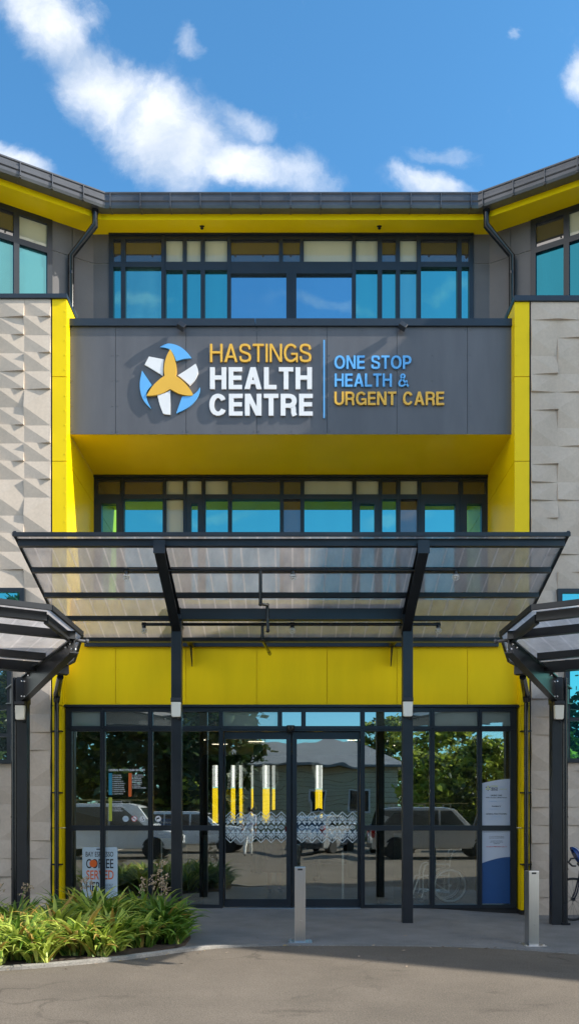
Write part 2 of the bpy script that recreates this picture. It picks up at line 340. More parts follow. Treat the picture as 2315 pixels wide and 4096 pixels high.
def grid_frame(mb, xs, zs, holes, yf, yb, T=lambda x, y, z: (x, y, z)):
    """a flat lattice with rectangular openings: front, back and every reveal"""
    xs = sorted(set(round(v, 5) for v in xs)); zs = sorted(set(round(v, 5) for v in zs))
    def solid(i, j):
        if i < 0 or j < 0 or i >= len(xs) - 1 or j >= len(zs) - 1: return False
        cx, cz = (xs[i] + xs[i+1]) / 2, (zs[j] + zs[j+1]) / 2
        return not any(h[0] < cx < h[1] and h[2] < cz < h[3] for h in holes)
    for i in range(len(xs) - 1):
        for j in range(len(zs) - 1):
            if not solid(i, j): continue
            a, b, c, d = xs[i], xs[i+1], zs[j], zs[j+1]
            mb.face([T(a, yf, c), T(b, yf, c), T(b, yf, d), T(a, yf, d)])
            mb.face([T(a, yb, d), T(b, yb, d), T(b, yb, c), T(a, yb, c)])
            if not solid(i-1, j): mb.face([T(a, yb, c), T(a, yf, c), T(a, yf, d), T(a, yb, d)])
            if not solid(i+1, j): mb.face([T(b, yf, c), T(b, yb, c), T(b, yb, d), T(b, yf, d)])
            if not solid(i, j-1): mb.face([T(a, yb, c), T(b, yb, c), T(b, yf, c), T(a, yf, c)])
            if not solid(i, j+1): mb.face([T(a, yf, d), T(b, yf, d), T(b, yb, d), T(a, yb, d)])
def frame_with(mb, outer, holes, yf, yb, T=lambda x, y, z: (x, y, z)):
    xs = [outer[0], outer[1]] + [h[k] for h in holes for k in (0, 1)]; zs = [outer[2], outer[3]] + [h[k] for h in holes for k in (2, 3)]
    grid_frame(mb, xs, zs, holes, yf, yb, T)

_tx = {}
def text_mesh(mb, s, x0, x1, z0, z1, y0, y1, bold=0.0, cap_only=True, spacing=1.0):
    """letters fitted to the box x0..x1 by z0..z1 (capital height), standing between depths y0 (front) and y1 (back)"""
    cu = bpy.data.curves.new('lettering', 'FONT'); cu.body = s; cu.size = 1.0; cu.extrude = 0.5; cu.offset = bold; cu.resolution_u = 4; cu.space_character = spacing
    ob = bpy.data.objects.new('lettering', cu); COL.objects.link(ob)
    dg = bpy.context.evaluated_depsgraph_get(); dg.update()
    me = bpy.data.meshes.new_from_object(ob.evaluated_get(dg))
    vs = [v.co.copy() for v in me.vertices]
    ax, bx = min(v.x for v in vs), max(v.x for v in vs); az, bz = min(v.y for v in vs), max(v.y for v in vs)
    out = []
    for v in vs:
        out.append((x0 + (v.x - ax) / (bx - ax) * (x1 - x0), y1 + (v.z + 0.5) * (y0 - y1), z0 + (v.y - az) / (bz - az) * (z1 - z0)))
    mb.mesh(out, [tuple(p.vertices) for p in me.polygons])
    bpy.data.objects.remove(ob); bpy.data.curves.remove(cu); bpy.data.meshes.remove(me)
# ------------------------------------------------------------------ ground
rnd = random.Random(7)
def sstep(a, b, t):
    t = max(0.0, min(1.0, (t - a) / (b - a))); return t * t * (3 - 2 * t)
def gz(x, y):
    """height of the outside ground: level at the doors, falling a little to both sides of the forecourt"""
    return -0.095 * sstep(2.0, 4.0, abs(x)) * sstep(-6.8, -3.6, y) * (1 - sstep(6, 12, abs(x)))
def span(vals):
    return sorted(set(round(v, 4) for v in vals))
gx = span([-260, -120, -60, -30, -20, -15, -12, -10] + [i * 0.4 for i in range(-22, 23)] + [10, 12, 15, 20, 30, 60, 120, 260])
gy = span([-260, -120, -70, -45, -34, -28, -24, -20, -17, -15] + [-14 + i * 0.5 for i in range(0, 29)] + [2, 8, 14, 25, 60, 140, 260])
mb = MB().use('asphalt')
mb.mesh([(x, y, gz(x, y) - 0.012) for y in gy for x in gx],
        [(j*len(gx)+i, j*len(gx)+i+1, (j+1)*len(gx)+i+1, (j+1)*len(gx)+i) for j in range(len(gy)-1) for i in range(len(gx)-1)])
tag(mb.build('road', smooth=40), 'smooth worn brown grey asphalt forecourt with fine cracks and stains', 'road', kind='structure')

KX = [(-9.0, -5.62), (-4.6, -5.60), (-3.6, -5.50), (-3.05, -5.40), (-2.65, -5.30), (-2.27, -5.14), (-1.9, -4.92), (-1.52, -4.60), (-1.2, -4.30), (-0.9, -4.10), (-0.5, -3.97), (0.0, -3.90), (1.2, -3.93), (2.4, -4.02), (3.5, -4.10), (5.0, -4.25), (9.0, -4.6)]
def edge_y(x):
    for (a, ya), (b, yb) in zip(KX, KX[1:]):
        if a <= x <= b: return ya + (yb - ya) * (x - a) / (b - a)
    return KX[0][1] if x < KX[0][0] else KX[-1][1]
mb = MB().use('paving')
pxs = span([-9, -7, -5.5] + [-4.8 + i * 0.2 for i in range(49)] + [5.5, 7, 9]); rows = 14
vs = []
for j in range(rows + 1):
    for x in pxs:
        y0 = edge_y(x) + 0.17 if x < -0.5 else edge_y(x); y = y0 + (0.06 - y0) * j / rows
        vs.append((x, y, gz(x, y) + 0.0))
mb.mesh(vs, [(j*len(pxs)+i, j*len(pxs)+i+1, (j+1)*len(pxs)+i+1, (j+1)*len(pxs)+i) for j in range(rows) for i in range(len(pxs)-1)])
mb.mesh([(x, edge_y(x), gz(x, edge_y(x)) + d) for d in (0.0, -0.05) for x in pxs if x >= -0.5],
        [(i, i+1, i+1+len([x for x in pxs if x >= -0.5]), i+len([x for x in pxs if x >= -0.5])) for i in range(len([x for x in pxs if x >= -0.5])-1)])
tag(mb.build('footpath'), 'grey exposed aggregate paving in front of the sliding doors', 'footpath', kind='structure')
# flush kerb round the planting bed, a low upstand
mb = MB().use('kerb')
kx = [x / 20 for x in range(-180, -7)]
prof = [(0.0, -0.05), (0.0, 0.022), (0.012, 0.03), (0.085, 0.03), (0.095, 0.02), (0.095, -0.05)]
kv = []
for i, x in enumerate(kx):
    y = edge_y(x); d = Vector((0.1, edge_y(x + 0.05) - edge_y(x - 0.05), 0)).normalized(); nrm = Vector((-d.y, d.x, 0)); t = sstep(-1.25, -0.45, x)
    for a, h in prof:
        q = Vector((x, y, 0)) + nrm * a; kv.append((q.x, q.y, gz(x, y) + (h if h < 0 else h * (1 - t) + 0.006 * t)))
n = len(prof)
mb.mesh(kv, [(i*n+k, (i+1)*n+k, (i+1)*n+k+1, i*n+k+1) for i in range(len(kx)-1) for k in range(n-1)])
tag(mb.build('kerb', smooth=35), 'pale concrete kerb curving round the planted bed', 'kerb', kind='structure')
mb = MB().use('soil')
bed = [(-8.0, -5.46), (-4.6, -5.44), (-3.6, -5.34), (-3.05, -5.24), (-2.65, -5.14), (-2.27, -4.98), (-1.9, -4.80), (-1.60, -4.52), (-1.42, -4.25), (-1.30, -3.95), (-1.30, -3.4), (-1.5, -2.85), (-2.2, -2.45), (-3.4, -2.35), (-8.0, -2.35)]
mb.face([(x, y, gz(x, y) + 0.035) for x, y in bed])
for (x, y), (x2, y2) in zip(bed, bed[1:] + bed[:1]):
    mb.face([(x, y, gz(x, y) + 0.035), (x, y, -0.2), (x2, y2, -0.2), (x2, y2, gz(x2, y2) + 0.035)])
mbc = MB().use('concrete'); mbc.box(-70, -7.5, -62, -9.0, -0.3, 0.0); mbc.box(7.5, 70, -62, -9.0, -0.3, 0.0)  # pale slabs added out of view to bounce sunlight up to the soffits
tag(mbc.build('bounce_slab'), 'added pale concrete bounce slabs to both sides of the forecourt', 'bounce slab', kind='structure')
tag(mb.build('soil'), 'dark soil under the strap leaved plants', 'soil', kind='structure')

# ------------------------------------------------------------------ the health centre
HC = thing('health_centre_building', 'three storey yellow and grey health centre with angled wings and glazed entrance', 'building', (0, 0, 0))
def part(mb, name, **kw): return mb.build(name, parent=HC, **kw)
A0, A1 = 0.0, 1.72                      # main facade plane, recessed window plane
WX = 3.79                               # where the upper front meets the wings
th = R(28.5); UC, US = math.cos(th), math.sin(th)
def wing(s, t, o, z):
    """point on wing s (-1 left, 1 right): t along the wing from the corner, o out in front of its wall"""
    return (s * (WX + UC * t) - s * US * o, A1 - US * t - UC * o, z)
EV = 1.15
def corner(s, oc):
    ow = EV * oc; dx = (ow - UC * oc) / US
    return (s * (WX - dx), A1 - oc)
def sheets(mb, x0, x1, seams_x, z0, z1, seams_z, y0, y1, gap=0.006, rivets=None):
    """cladding sheets with open joints"""
    xs = [x0] + list(seams_x) + [x1]; zs = [z0] + list(seams_z) + [z1]
    for i in range(len(xs) - 1):
        for j in range(len(zs) - 1):
            mb.box(xs[i] + (gap if i else 0), xs[i+1] - (gap if i < len(xs) - 2 else 0), y0, y1, zs[j] + (gap if j else 0), zs[j+1] - (gap if j < len(zs) - 2 else 0))
            if rivets:
                a, b = xs[i] + 0.045, xs[i+1] - 0.045; nz = max(2, int((zs[j+1] - zs[j]) / rivets))
                for k in range(nz + 1):
                    z = zs[j] + 0.05 + (zs[j+1] - zs[j] - 0.1) * k / nz
                    for x in ((a, (a + b) / 2, b) if b - a > 0.8 else (a, b)):
                        mb.lathe([(0.011, 0.0), (0.009, -0.006), (0.0, -0.007)], 6, 'y', (x, y0, z))
seam = [X(p) for p in (290.5, 468, 645.5, 822.5, 998, 1175.5)]
# ground floor fascia, yellow
mb = MB().use('yellow_matt'); sheets(mb, -3.86, 3.86, seam, Zp(1776), 5.26, [], A0, A0 + 0.02, gap=0.004, rivets=0.55)
part(mb, 'fascia_wall')
mb = MB().use('yellow_matt'); mb.box(-3.86, 3.86, A0 + 0.0205, A0 + 0.24, Zp(1776) - 0.0, 5.255); part(mb, 'wall_backing')
mb = MB().use('concrete'); mb.box(-3.77, 3.77, A0 + 0.25, A1 + 0.3, 5.02, 5.2); part(mb, 'balcony_floor')
# sign band
ZS0, ZS1 = Zp(1092), Zp(822)
mb = MB().use('sign_grey'); sheets(mb, -3.77, 3.77, seam, ZS0, ZS1, [], A0, A0 + 0.02, gap=0.004, rivets=0.42); part(mb, 'parapet_wall')
mb = MB().use('sign_grey'); mb.box(-3.77, 3.77, A0 + 0.0205, A0 + 0.2, ZS0 + 0.02, ZS1 - 0.01); part(mb, 'wall_backing')
mb = MB().use('yellow'); mb.box(-3.77, 3.77, A0 + 0.012, A1 + 0.02, ZS0 - 0.004, ZS0 + 0.016); part(mb, 'soffit')
mb = MB().use('cap_navy')
for a, b in ((-3.774, -0.62), (-0.612, 3.774)):
    mb.prism([(A0 - 0.045, ZS1), (A0 - 0.045, Zp(804)), (A0 + 0.27, Zp(804) + 0.02), (A0 + 0.27, ZS1 + 0.02), (A0 + 0.2, ZS1)], 'x', a, b)
part(mb, 'parapet_cap')
mb = MB().use('concrete'); mb.box(-3.77, 3.77, A0 + 0.28, A1, 9.72, 9.8); part(mb, 'terrace_floor')
for s in (-1, 1):  # unseen pale slabs added on the wing blocks, bouncing light to the eaves
    mb = MB().use('concrete'); mb.prism([(s * 3.98, 0.21), (s * 8.9, 0.21), wing(s, 5.6, -0.02, 0)[:2] if 0 else (s * 6.55, 0.21 + 0.001), (s * 3.98, 1.62)], 'z', 10.1, 10.2); part(mb, 'terrace_floor')

# yellow columns and their reveals
for s in (-1, 1):
    x0, x1 = (X(131.5, -0.2), X(168, -0.2)) if s < 0 else (X(1294, -0.2), X(1331, -0.2))
    mb = MB().use('yellow')
    zt = Zp(752 if s < 0 else 759, -0.2)
    inner = x1 if s < 0 else x0; outer = x0 if s < 0 else x1
    zb = [4.45, Zp(1160, -0.2), Zp(947, -0.2), zt]
    for k in range(3):
        mb.box(outer, inner, -0.2, A1 + 0.25, zb[k] + (0.006 if k else 0), zb[k+1] - (0.006 if k < 2 else 0))
        for q in range(int((zb[k+1] - zb[k]) / 0.24)):
            z = zb[k] + 0.12 + q * 0.245
            mb.lathe([(0.012, 0.0), (0.009, -0.006), (0.0, -0.007)], 6, 'y', (inner + s * 0.03, -0.2, z))
            mb.lathe([(0.012, 0.0), (0.009, 0.006), (0.0, 0.007)] if s < 0 else [(0.012, 0.0), (0.009, -0.006), (0.0, -0.007)], 6, 'x', (inner, 0.35, z))
    inner2 = s * 3.86
    for a, b in ((-0.02, Zp(2084, -0.2)), (Zp(2084, -0.2), Zp(1776, -0.2)), (Zp(1776, -0.2), 4.445)):
        mb.box(outer, inner2, -0.2, 0.25, a + 0.006, b - 0.006)
        for q in range(int((b - a) / 0.3)): mb.lathe([(0.012, 0.0), (0.009, -0.006), (0.0, -0.007)], 6, 'y', (inner2 + s * 0.03, -0.2, a + 0.15 + q * 0.3))
    part(mb, 'column', smooth=30)
    mb = MB().use('joint')
    mb.box(outer + s * 0.0005, outer + s * 0.03, -0.185, 0.25, gz(4, -0.2) - 0.05, zt); mb.box(outer, inner2, -0.17, 0.25, -0.2, -0.02); part(mb, 'joint_strip')
    # cap over the wing parapet and along the reveal
    mb = MB().use('cap_navy'); zc = Zp(737.5 if s < 0 else 742, -0.23)
    xa, xb = s * 9.0, inner - s * 0.015
    mb.box(xa, xb, -0.235, 0.2, zt + 0.001, zc); mb.box(outer - s * 0.04, inner - s * 0.02, 0.2002, A1 + 0.2, zt + 0.001, zc)
    part(mb, 'parapet_cap', bevel=0.006)

# precast walls: every tile a tilted plane with one corner standing proud
def precast(s):
    mb = MB().use('precast')
    x_in = (X(127.5, -0.2) if s < 0 else X(1335.5, -0.2)); ztop = Zp(752 if s < 0 else 759, -0.2); cw, ch, h, y0 = 0.444, 0.3036, 0.050, -0.2
    LEFT = ['a', 'c', 'a', 'c', 'a', 'b', 'c', 'a', 'c', 'a', 'c', 'b', 'c', 'a', 'b', 'c', 'a', 'c', 'b', 'a', 'd', 'a', 'd', 'a', 'b', 'a', 'd', 'a', 'd', 'a', 'b', 'a', 'd', 'a', 'c', 'a']
    LEFT2 = ['a', 'a', 'c', 'a', 'a', 'c', 'a', 'c', 'a', 'c', 'b', 'c', 'a', 'c', 'a', 'b', 'c', 'a', 'c', 'a', 'd', 'a', 'b', 'a', 'c', 'd', 'a', 'c', 'a', 'd', 'a', 'b', 'a', 'c', 'a', 'c']
    RIGHT = ['a', 'b', 'c', 'a', 'b', 'a', 'b', 'c', 'a', 'b', 'b', 'a', 'c', 'a', 'b', 'c', 'a', 'b', 'a', 'c', 'a', 'b', 'a', 'a', 'b', 'c', 'a', 'b', 'a', 'b', 'a', 'c', 'b', 'a', 'b', 'a']
    RIGHT2 = ['b', 'a', 'b', 'c', 'a', 'b', 'c', 'a', 'b', 'c', 'b', 'a', 'd', 'b', 'a', 'c', 'b', 'a', 'c', 'b', 'a', 'b', 'c', 'a', 'b', 'a', 'c', 'b', 'a', 'b', 'c', 'a', 'b', 'c', 'a', 'b']
    cols = [LEFT, LEFT2] if s < 0 else [RIGHT, RIGHT2]
    rr = random.Random(5 + s)
    for c in range(11):
        for r in range(35):
            kind = cols[c][r] if c < 2 else rr.choice('aabccd')
            z1 = ztop - r * ch; z0 = z1 - ch
            if z1 < -0.15: continue
            xl = x_in - (c + 1) * cw if s < 0 else x_in + c * cw; xr = xl + cw
            dep = {'BR': 0, 'BL': 0, 'TL': 0, 'TR': 0}
            dep[{'a': 'BR', 'b': 'BL', 'c': 'TL', 'd': 'TR'}[kind]] = h
            P = {'BL': Vector((xl, y0 - dep['BL'], z0)), 'BR': Vector((xr, y0 - dep['BR'], z0)), 'TR': Vector((xr, y0 - dep['TR'], z1)), 'TL': Vector((xl, y0 - dep['TL'], z1))}
            if kind in 'ac': mb.face([P['TL'], P['BR'], P['TR']]); mb.face([P['TL'], P['BL'], P['BR']])
            else: mb.face([P['TR'], P['TL'], P['BL']]); mb.face([P['TR'], P['BL'], P['BR']])
            cyc = ['BL', 'BR', 'TR', 'TL']
            for i in range(4):
                p, q = cyc[i], cyc[(i + 1) % 4]; a, b = P[p], P[q]
                if dep[p] > 0: mb.face([a, b, Vector((a.x, y0, a.z))])
                elif dep[q] > 0: mb.face([a, b, Vector((b.x, y0, b.z))])
    o = part(mb, 'precast_wall', recalc=False)
    mb = MB().use('precast'); mb.box(x_in + s * 0.003, s * 9.0, y0 + 0.002, 0.25, -0.3, ztop); mb.box(x_in, x_in + s * 0.004, y0 + 0.0, 0.25, -0.3, ztop); part(mb, 'wall_core')
precast(-1); precast(1)

# upper wings, set back and turned
for s in (-1, 1):
    LEN = 26.0 if s > 0 else 14.0
    mb = MB().use('wall_grey')
    def wbox(t0, t1, o0, o1, z0, z1):
        p = [wing(s, t, o, z) for z in (z0, z1) for t, o in ((t0, o0), (t1, o0), (t1, o1), (t0, o1))]
        mb.mesh(p, [(0,3,2,1),(4,5,6,7),(0,1,5,4),(1,2,6,5),(2,3,7,6),(3,0,4,7)])
    zj = 12.155
    wbox(0.0, 0.40, -0.25, 0.0, 9.7, zj - 0.008); wbox(0.0, 0.40, -0.25, 0.0, zj + 0.008, 12.74)
    wbox(0.41, 0.775, -0.25, 0.0, 9.7, zj - 0.008); wbox(0.41, 0.775, -0.25, 0.0, zj + 0.008, 12.74)
    wbox(3.2, LEN, -0.25, 0.0, 9.7, 12.74); wbox(0.0, LEN, -0.27, -0.251, 9.7, 12.74); wbox(4.2, LEN, -0.25, -0.01, -0.3, 9.69)
    part(mb, 'wing_wall')
    mb = MB().use('kerb'); wbox(0.0, 0.775, -0.1, -0.012, zj - 0.0075, zj + 0.0075); part(mb, 'joint_strip')
    # front piers beside the upper window
    mb = MB().use('wall_grey'); xa = s * 3.486
    mb.box(xa, s * WX, A1, A1 + 0.25, 9.7, zj - 0.008); mb.box(xa, s * WX, A1, A1 + 0.25, zj + 0.008, 12.74); part(mb, 'pier_wall')
    mb = MB().use('kerb'); mb.box(xa, s * WX, A1 + 0.012, A1 + 0.2, zj - 0.0075, zj + 0.0075); part(mb, 'joint_strip')
    # wing window
    T = lambda x, y, z: wing(s, x, -y, z)
    zr = [9.75, Zp(674, A1), Zp(660, A1), Zp(603, A1)]
    cols = [(0.87, 1.37), (1.47, 2.25), (2.35, 3.08)]
    holes = [(a, b, zr[2], zr[3]) for a, b in cols] + [(a, b, zr[0] + 0.06, zr[1]) for a, b in cols]
    mb = MB().use('frame'); frame_with(mb, (0.775, 3.2, zr[0], Zp(586, A1)), holes, -0.02, 0.08, T); win = part(mb, 'window')
    for k, hq in enumerate(holes):
        mb = MB().use((['spandrel_cream', 'spandrel_dark', 'spandrel_cream'] if s < 0 else ['spandrel_dark', 'spandrel_cream', 'spandrel_dark'])[k] if k < 3 else ('glass_wing_left' if s < 0 else 'glass_wing_right'))
        p = [wing(s, t, -o, z) for o in (0.03, 0.045) for t, z in ((hq[0], hq[2]), (hq[1], hq[2]), (hq[1], hq[3]), (hq[0], hq[3]))]
        mb.mesh(p, [(0,1,2,3),(7,6,5,4),(0,4,5,1),(1,5,6,2),(2,6,7,3),(3,7,4,0)]); mb.build('pane', parent=win)

# eaves: profile swept along the front and both wings
def eave_line(oc, z):
    ow = EV * oc
    l, r = corner(-1, oc), corner(1, oc)
    le, re = wing(-1, 14.0, ow, z), wing(1, 26.0, ow, z)
    return [Vector(le), Vector((l[0], l[1], z)), Vector((r[0], r[1], z)), Vector(re)]
def sweep(prof, name, material, closed=True, segs=(0, 1, 2), smooth=None):
    for k in segs:
        mb = MB().use(material); lines = [eave_line(o, z) for o, z in prof]; n = len(prof)
        for i in range(n if closed else n - 1):
            j = (i + 1) % n; mb.face([lines[i][k], lines[i][k+1], lines[j][k+1], lines[j][k]])
        if closed: mb.face([l[k] for l in lines]); mb.face([l[k+1] for l in reversed(lines)])
        yield mb
for mb in sweep([(0.45, 12.67), (0.44, 12.87), (0.40, 12.87), (0.40, 12.72), (0.0, 12.765), (0.0, 12.715)], 'soffit', 'yellow'): part(mb, 'soffit')
GP = [(o - 0.35, z + 0.245) for o, z in [(0.80, 12.535), (0.97, 12.515), (0.985, 12.56), (0.985, 12.615), (1.003, 12.635), (1.003, 12.695), (0.985, 12.715), (0.985, 12.755), (1.0, 12.77), (1.0, 12.795), (0.96, 12.79), (0.96, 12.56), (0.82, 12.57), (0.82, 12.72), (0.80, 12.72)]]
gut = [part(mb, 'gutter') for mb in sweep(GP, 'gutter', 'gutter')]
for k in range(3):
    a, b = eave_line(0.655, 12.757)[k], eave_line(0.655, 12.757)[k+1]; d = (b - a).normalized(); nrm = Vector((d.y, -d.x, 0))
    if nrm.y > 0: nrm = -nrm
    L_ = (b - a).length; step = 0.552
    for i in range(int(L_ / step) + 1):
        tt = 0.09 + i * step if k != 0 else L_ - 0.4 - i * step
        if tt < 0.03 or tt > L_ - 0.03 or (k != 1 and i > 6): continue
        p = a + d * tt; mbk = MB().use('gutter')
        mbk.bar(p + nrm * 0.006 + Vector((0, 0, 0.015)), p + nrm * 0.006 + Vector((0, 0, 0.262)), 0.03, 0.016, d)
        mbk.bar(p + nrm * 0.006 + Vector((0, 0, 0.002)), p - nrm * 0.2 + Vector((0, 0, 0.018)), 0.03, 0.014)
        mbk.build('bracket', parent=gut[k])
# roof planes behind the gutters
for mb in sweep([(0.55, 13.0), (-6.0, 15.1), (-6.0, 14.95), (0.50, 12.93)], 'roof', 'roof_iron'): part(mb, 'roof')
# sprinklers under the eave are tiny pendent heads
for px in (508, 954):
    mb = MB().use('pipe_black'); mb.lathe([(0.05, 0.0), (0.05, -0.012), (0.015, -0.014), (0.015, -0.05), (0.03, -0.055), (0.03, -0.065), (0.0, -0.07)], 10, 'z', (X(px, 1.45), 1.45, 12.70)); part(mb, 'sprinkler_head')

# unseen slab added at the right wing's eave to shade the canopies
mb = MB().use('gutter'); q = [wing(1, t, o, z) for z in (12.78, 13.03) for t, o in ((11.3, 0.2), (16.5, 0.2), (16.5, 2.05), (11.3, 2.05))]
mb.mesh(q, [(0,3,2,1),(4,5,6,7),(0,1,5,4),(1,2,6,5),(2,3,7,6),(3,0,4,7)]); part(mb, 'eave_shade_slab')
# windows
def pane_box(mat_, x0, x1, z0, z1, y, parent, t=0.012, name='pane'):
    mb = MB().use(mat_); mb.box(x0, x1, y, y + t, z0, z1); return mb.build(name, parent=parent)
def XU(v): return X(v, A1)
# upper storey, centre
up = [(285.7, 304.7), (315.8, 407.5), (418, 460), (470, 505), (515.7, 571.4), (581, 701.7), (711.7, 754), (764, 884.8), (894.8, 949.4), (960.5, 995), (1005.6, 1047.7), (1058, 1149), (1160, 1179)]
dark_u = [1, 1, 0, 0, 0, 1, 1, 0, 0, 1, 0, 1, 1]
lo = [(285.7, 304.7), (315.8, 407.5), (418, 460), (470, 505), (515.7, 571.4), (581, 720), (745.4, 884.8), (894.8, 949.4), (960.5, 995), (1005.6, 1047.7), (1058, 1149), (1160, 1179)]
lo_m = ['glass_teal', 'glass_teal_pale', 'glass_teal', 'glass_teal', 'glass_teal', 'glass_blue', 'glass_blue', 'glass_teal', 'glass_teal', 'glass_teal_pale', 'glass_teal', 'glass_teal']
holes = [(XU(a), XU(b), Zp(660, A1), Zp(604, A1)) for a, b in up]
for i, (a, b) in enumerate(lo):
    top = 689.5 if i in (5, 6) else (681 if i in (2, 3, 4, 7, 8, 9) else 673)
    holes.append((XU(a), XU(b), 9.84, Zp(top, A1)))
mb = MB().use('frame'); frame_with(mb, (XU(274.7), XU(1189.5), 9.78, Zp(587, A1)), holes, A1 - 0.03, A1 + 0.12); win = part(mb, 'window')
for i, hq in enumerate(holes):
    m_ = (('spandrel_dark' if dark_u[i] else 'spandrel_cream') if i < len(up) else lo_m[i - len(up)])
    pane_box(m_, hq[0], hq[1], hq[2], hq[3], A1 + (0.02 if i < len(up) else 0.035), win)
    if i == len(up) + 1 or i == len(up) + 9 or i == len(up) + 2:   # a blind drawn part of the way behind the glass
        pass
mb = MB().use('frame')
for a in (407.5 + 3, 571.4 + 4.5, 889, 1052): mb.box(XU(a) - 0.03, XU(a) + 0.03, A1 - 0.045, A1 - 0.0305, 9.78, Zp(587, A1))
for a in (733,): mb.box(XU(a) - 0.012, XU(a) + 0.012, A1 - 0.04, A1 - 0.0305, 9.84, Zp(676, A1))
mb.box(XU(274.7), XU(1189.5), A1 - 0.06, A1 - 0.031, Zp(594, A1), Zp(587, A1) - 0.002); mb.build('mullion', parent=win)
# first floor window wall in the yellow recess
def ZA(zy): return Zp(729.6 + zy * 0.5012, A1)
la = [(490, 603), (624, 817), (835, 920), (940, 1012), (1032, 1144), (1164, 1404), (1424, 1507), (1527, 1767), (1787, 1898), (1917, 1988), (2008, 2093), (2113, 2302), (2323, 2434)]
XA = lambda z3: XU(z3 * 0.5012)
dk = [1, 1, 0, 0, 0, 1, 1, 0, 0, 1, 0, 1, 1]
inset = {0: (510, 585), 3: (960, 993), 8: (1806, 1879), 11: (2131, 2283), 12: (2341, 2415)}
lowm = ['glass_teal', 'glass_teal', 'spandrel_cream', 'glass_teal', 'glass_teal', 'glass_teal', 'spandrel_dark', 'glass_teal', 'glass_teal', 'glass_teal', 'spandrel_dark', 'glass_teal', 'glass_teal']
holes = [(XA(a), XA(b), ZA(1028), ZA(958)) for a, b in la]
for i, (a, b) in enumerate(la):
    a, b = inset.get(i, (a, b)); holes.append((XA(a), XA(b), 5.3, ZA(1075 if i in inset else 1052)))
mb = MB().use('frame'); frame_with(mb, (XA(473), XU(1227.5), 5.21, ZA(932)), holes, A1 - 0.03, A1 + 0.12); win = part(mb, 'window')
for i, hq in enumerate(holes):
    pane_box(('spandrel_dark' if dk[i] else 'spandrel_cream') if i < len(la) else lowm[i - len(la)], hq[0], hq[1], hq[2], hq[3], A1 + (0.02 if i < len(la) else 0.035), win)
mb = MB().use('frame')
for a, b in zip(la, la[1:]):
    c = XA((a[1] + b[0]) / 2); mb.box(c - 0.012, c + 0.012, A1 - 0.05, A1 - 0.0305, 5.3, ZA(940))
mb.box(XA(473), XU(1227.5), A1 - 0.06, A1 - 0.031, ZA(945), ZA(932) - 0.002); mb.build('mullion', parent=win)
# windows in the precast walls
def wall_window(x0, x1, z0, z1, glassname, bars=()):
    hs = []
    zz = [z0 + 0.07] + [v for b in bars for v in (b - 0.03, b + 0.03)] + [z1 - 0.07]
    for k in range(0, len(zz), 2): hs.append((min(x0, x1) + 0.075, max(x0, x1) - 0.075, zz[k], zz[k+1]))
    mb = MB().use('frame'); frame_with(mb, (min(x0, x1), max(x0, x1), z0, z1), hs, -0.285, -0.15); w = part(mb, 'window')
    for hq in hs: pane_box(glassname, hq[0], hq[1], hq[2], hq[3], -0.245, w)
yq = -0.28
wall_window(X(60.5, yq), X(60.5, yq) - 1.6, Zp(1560, yq), Zp(1479, yq), 'glass_teal')
wall_window(X(1403, yq), X(1403, yq) + 1.6, Zp(1560, yq), Zp(1481, yq), 'glass_teal')
wall_window(X(28.5, yq), X(28.5, yq) - 1.6, Zp(1922, yq), Zp(1660, yq), 'glass_transom', bars=(Zp(1850, yq),))
wall_window(X(1422, yq), X(1422, yq) + 1.6, Zp(1919, yq), Zp(1660, yq), 'glass_teal', bars=(Zp(1810, yq),))

# ------------------------------------------------------------------ ground floor glazing
GY = -0.03
def XG(v): return X(v, GY)
def ZG(v): return Zp(v, GY)
mb = MB().use('frame'); mb.prism([(GY - 0.06, ZG(1780)), (GY - 0.06, ZG(1774.5)), (0.0, ZG(1774.5) + 0.015), (0.0, ZG(1780))], 'x', XG(160), XG(1304)); part(mb, 'head_flashing')
cols = [(180.4, 251.6), (264, 372), (384, 550.5), (561, 698), (709.7, 757.5), (769, 906), (917.5, 1081), (1093, 1201), (1212.5, 1283.7)]
holes = [(XG(a), XG(b), ZG(1827), ZG(1791)) for a, b in cols]
tm = ['glass_pale', 'glass_transom', 'glass_transom', 'glass_pale', 'glass_transom', 'glass_transom', 'glass_transom', 'glass_pale', 'glass_pale']
side = [0, 1, 2, 6, 7, 8]
low = []
for k in side:
    a, b = cols[k]; low.append((XG(a), XG(b), ZG(2077.5), ZG(1840))); low.append((XG(a), XG(b), ZG(2277), ZG(2090.5)))
door_hole = (XG(561), XG(906), -0.1, ZG(1840))
mb = MB().use('frame'); frame_with(mb, (XG(165.5), XG(1299), 0.0, ZG(1780)), holes + low + [(door_hole[0], door_hole[1], 0.0, door_hole[3])], GY, GY + 0.13); win = part(mb, 'window')
for i, hq in enumerate(holes): pane_box(tm[i], hq[0], hq[1], hq[2], hq[3], GY + 0.04, win)
for hq in low: pane_box('glass_clear', hq[0], hq[1], hq[2], hq[3], GY + 0.04, win, 0.008)
mb = MB().use('frame')   # fine raised edges on the mullions
for px in (257.8, 378, 555.7, 911.7, 1087, 1206.7): mb.box(XG(px) - 0.009, XG(px) + 0.009, GY - 0.014, GY - 0.0005, 0.0, ZG(1781))
mb.box(XG(166), XG(1298.5), GY - 0.014, GY - 0.0005, ZG(1835.5), ZG(1832.5)); mb.build('mullion', parent=win)
mb = MB().use('joint'); mb.box(-3.86, XG(560), 0.004, 0.14, -0.3, -0.002); mb.box(XG(907), 3.86, 0.004, 0.14, -0.3, -0.002); part(mb, 'plinth')
mb = MB().use('alu'); mb.box(XG(560), XG(907), -0.06, 0.22, -0.03, 0.006); part(mb, 'threshold', bevel=0.003)
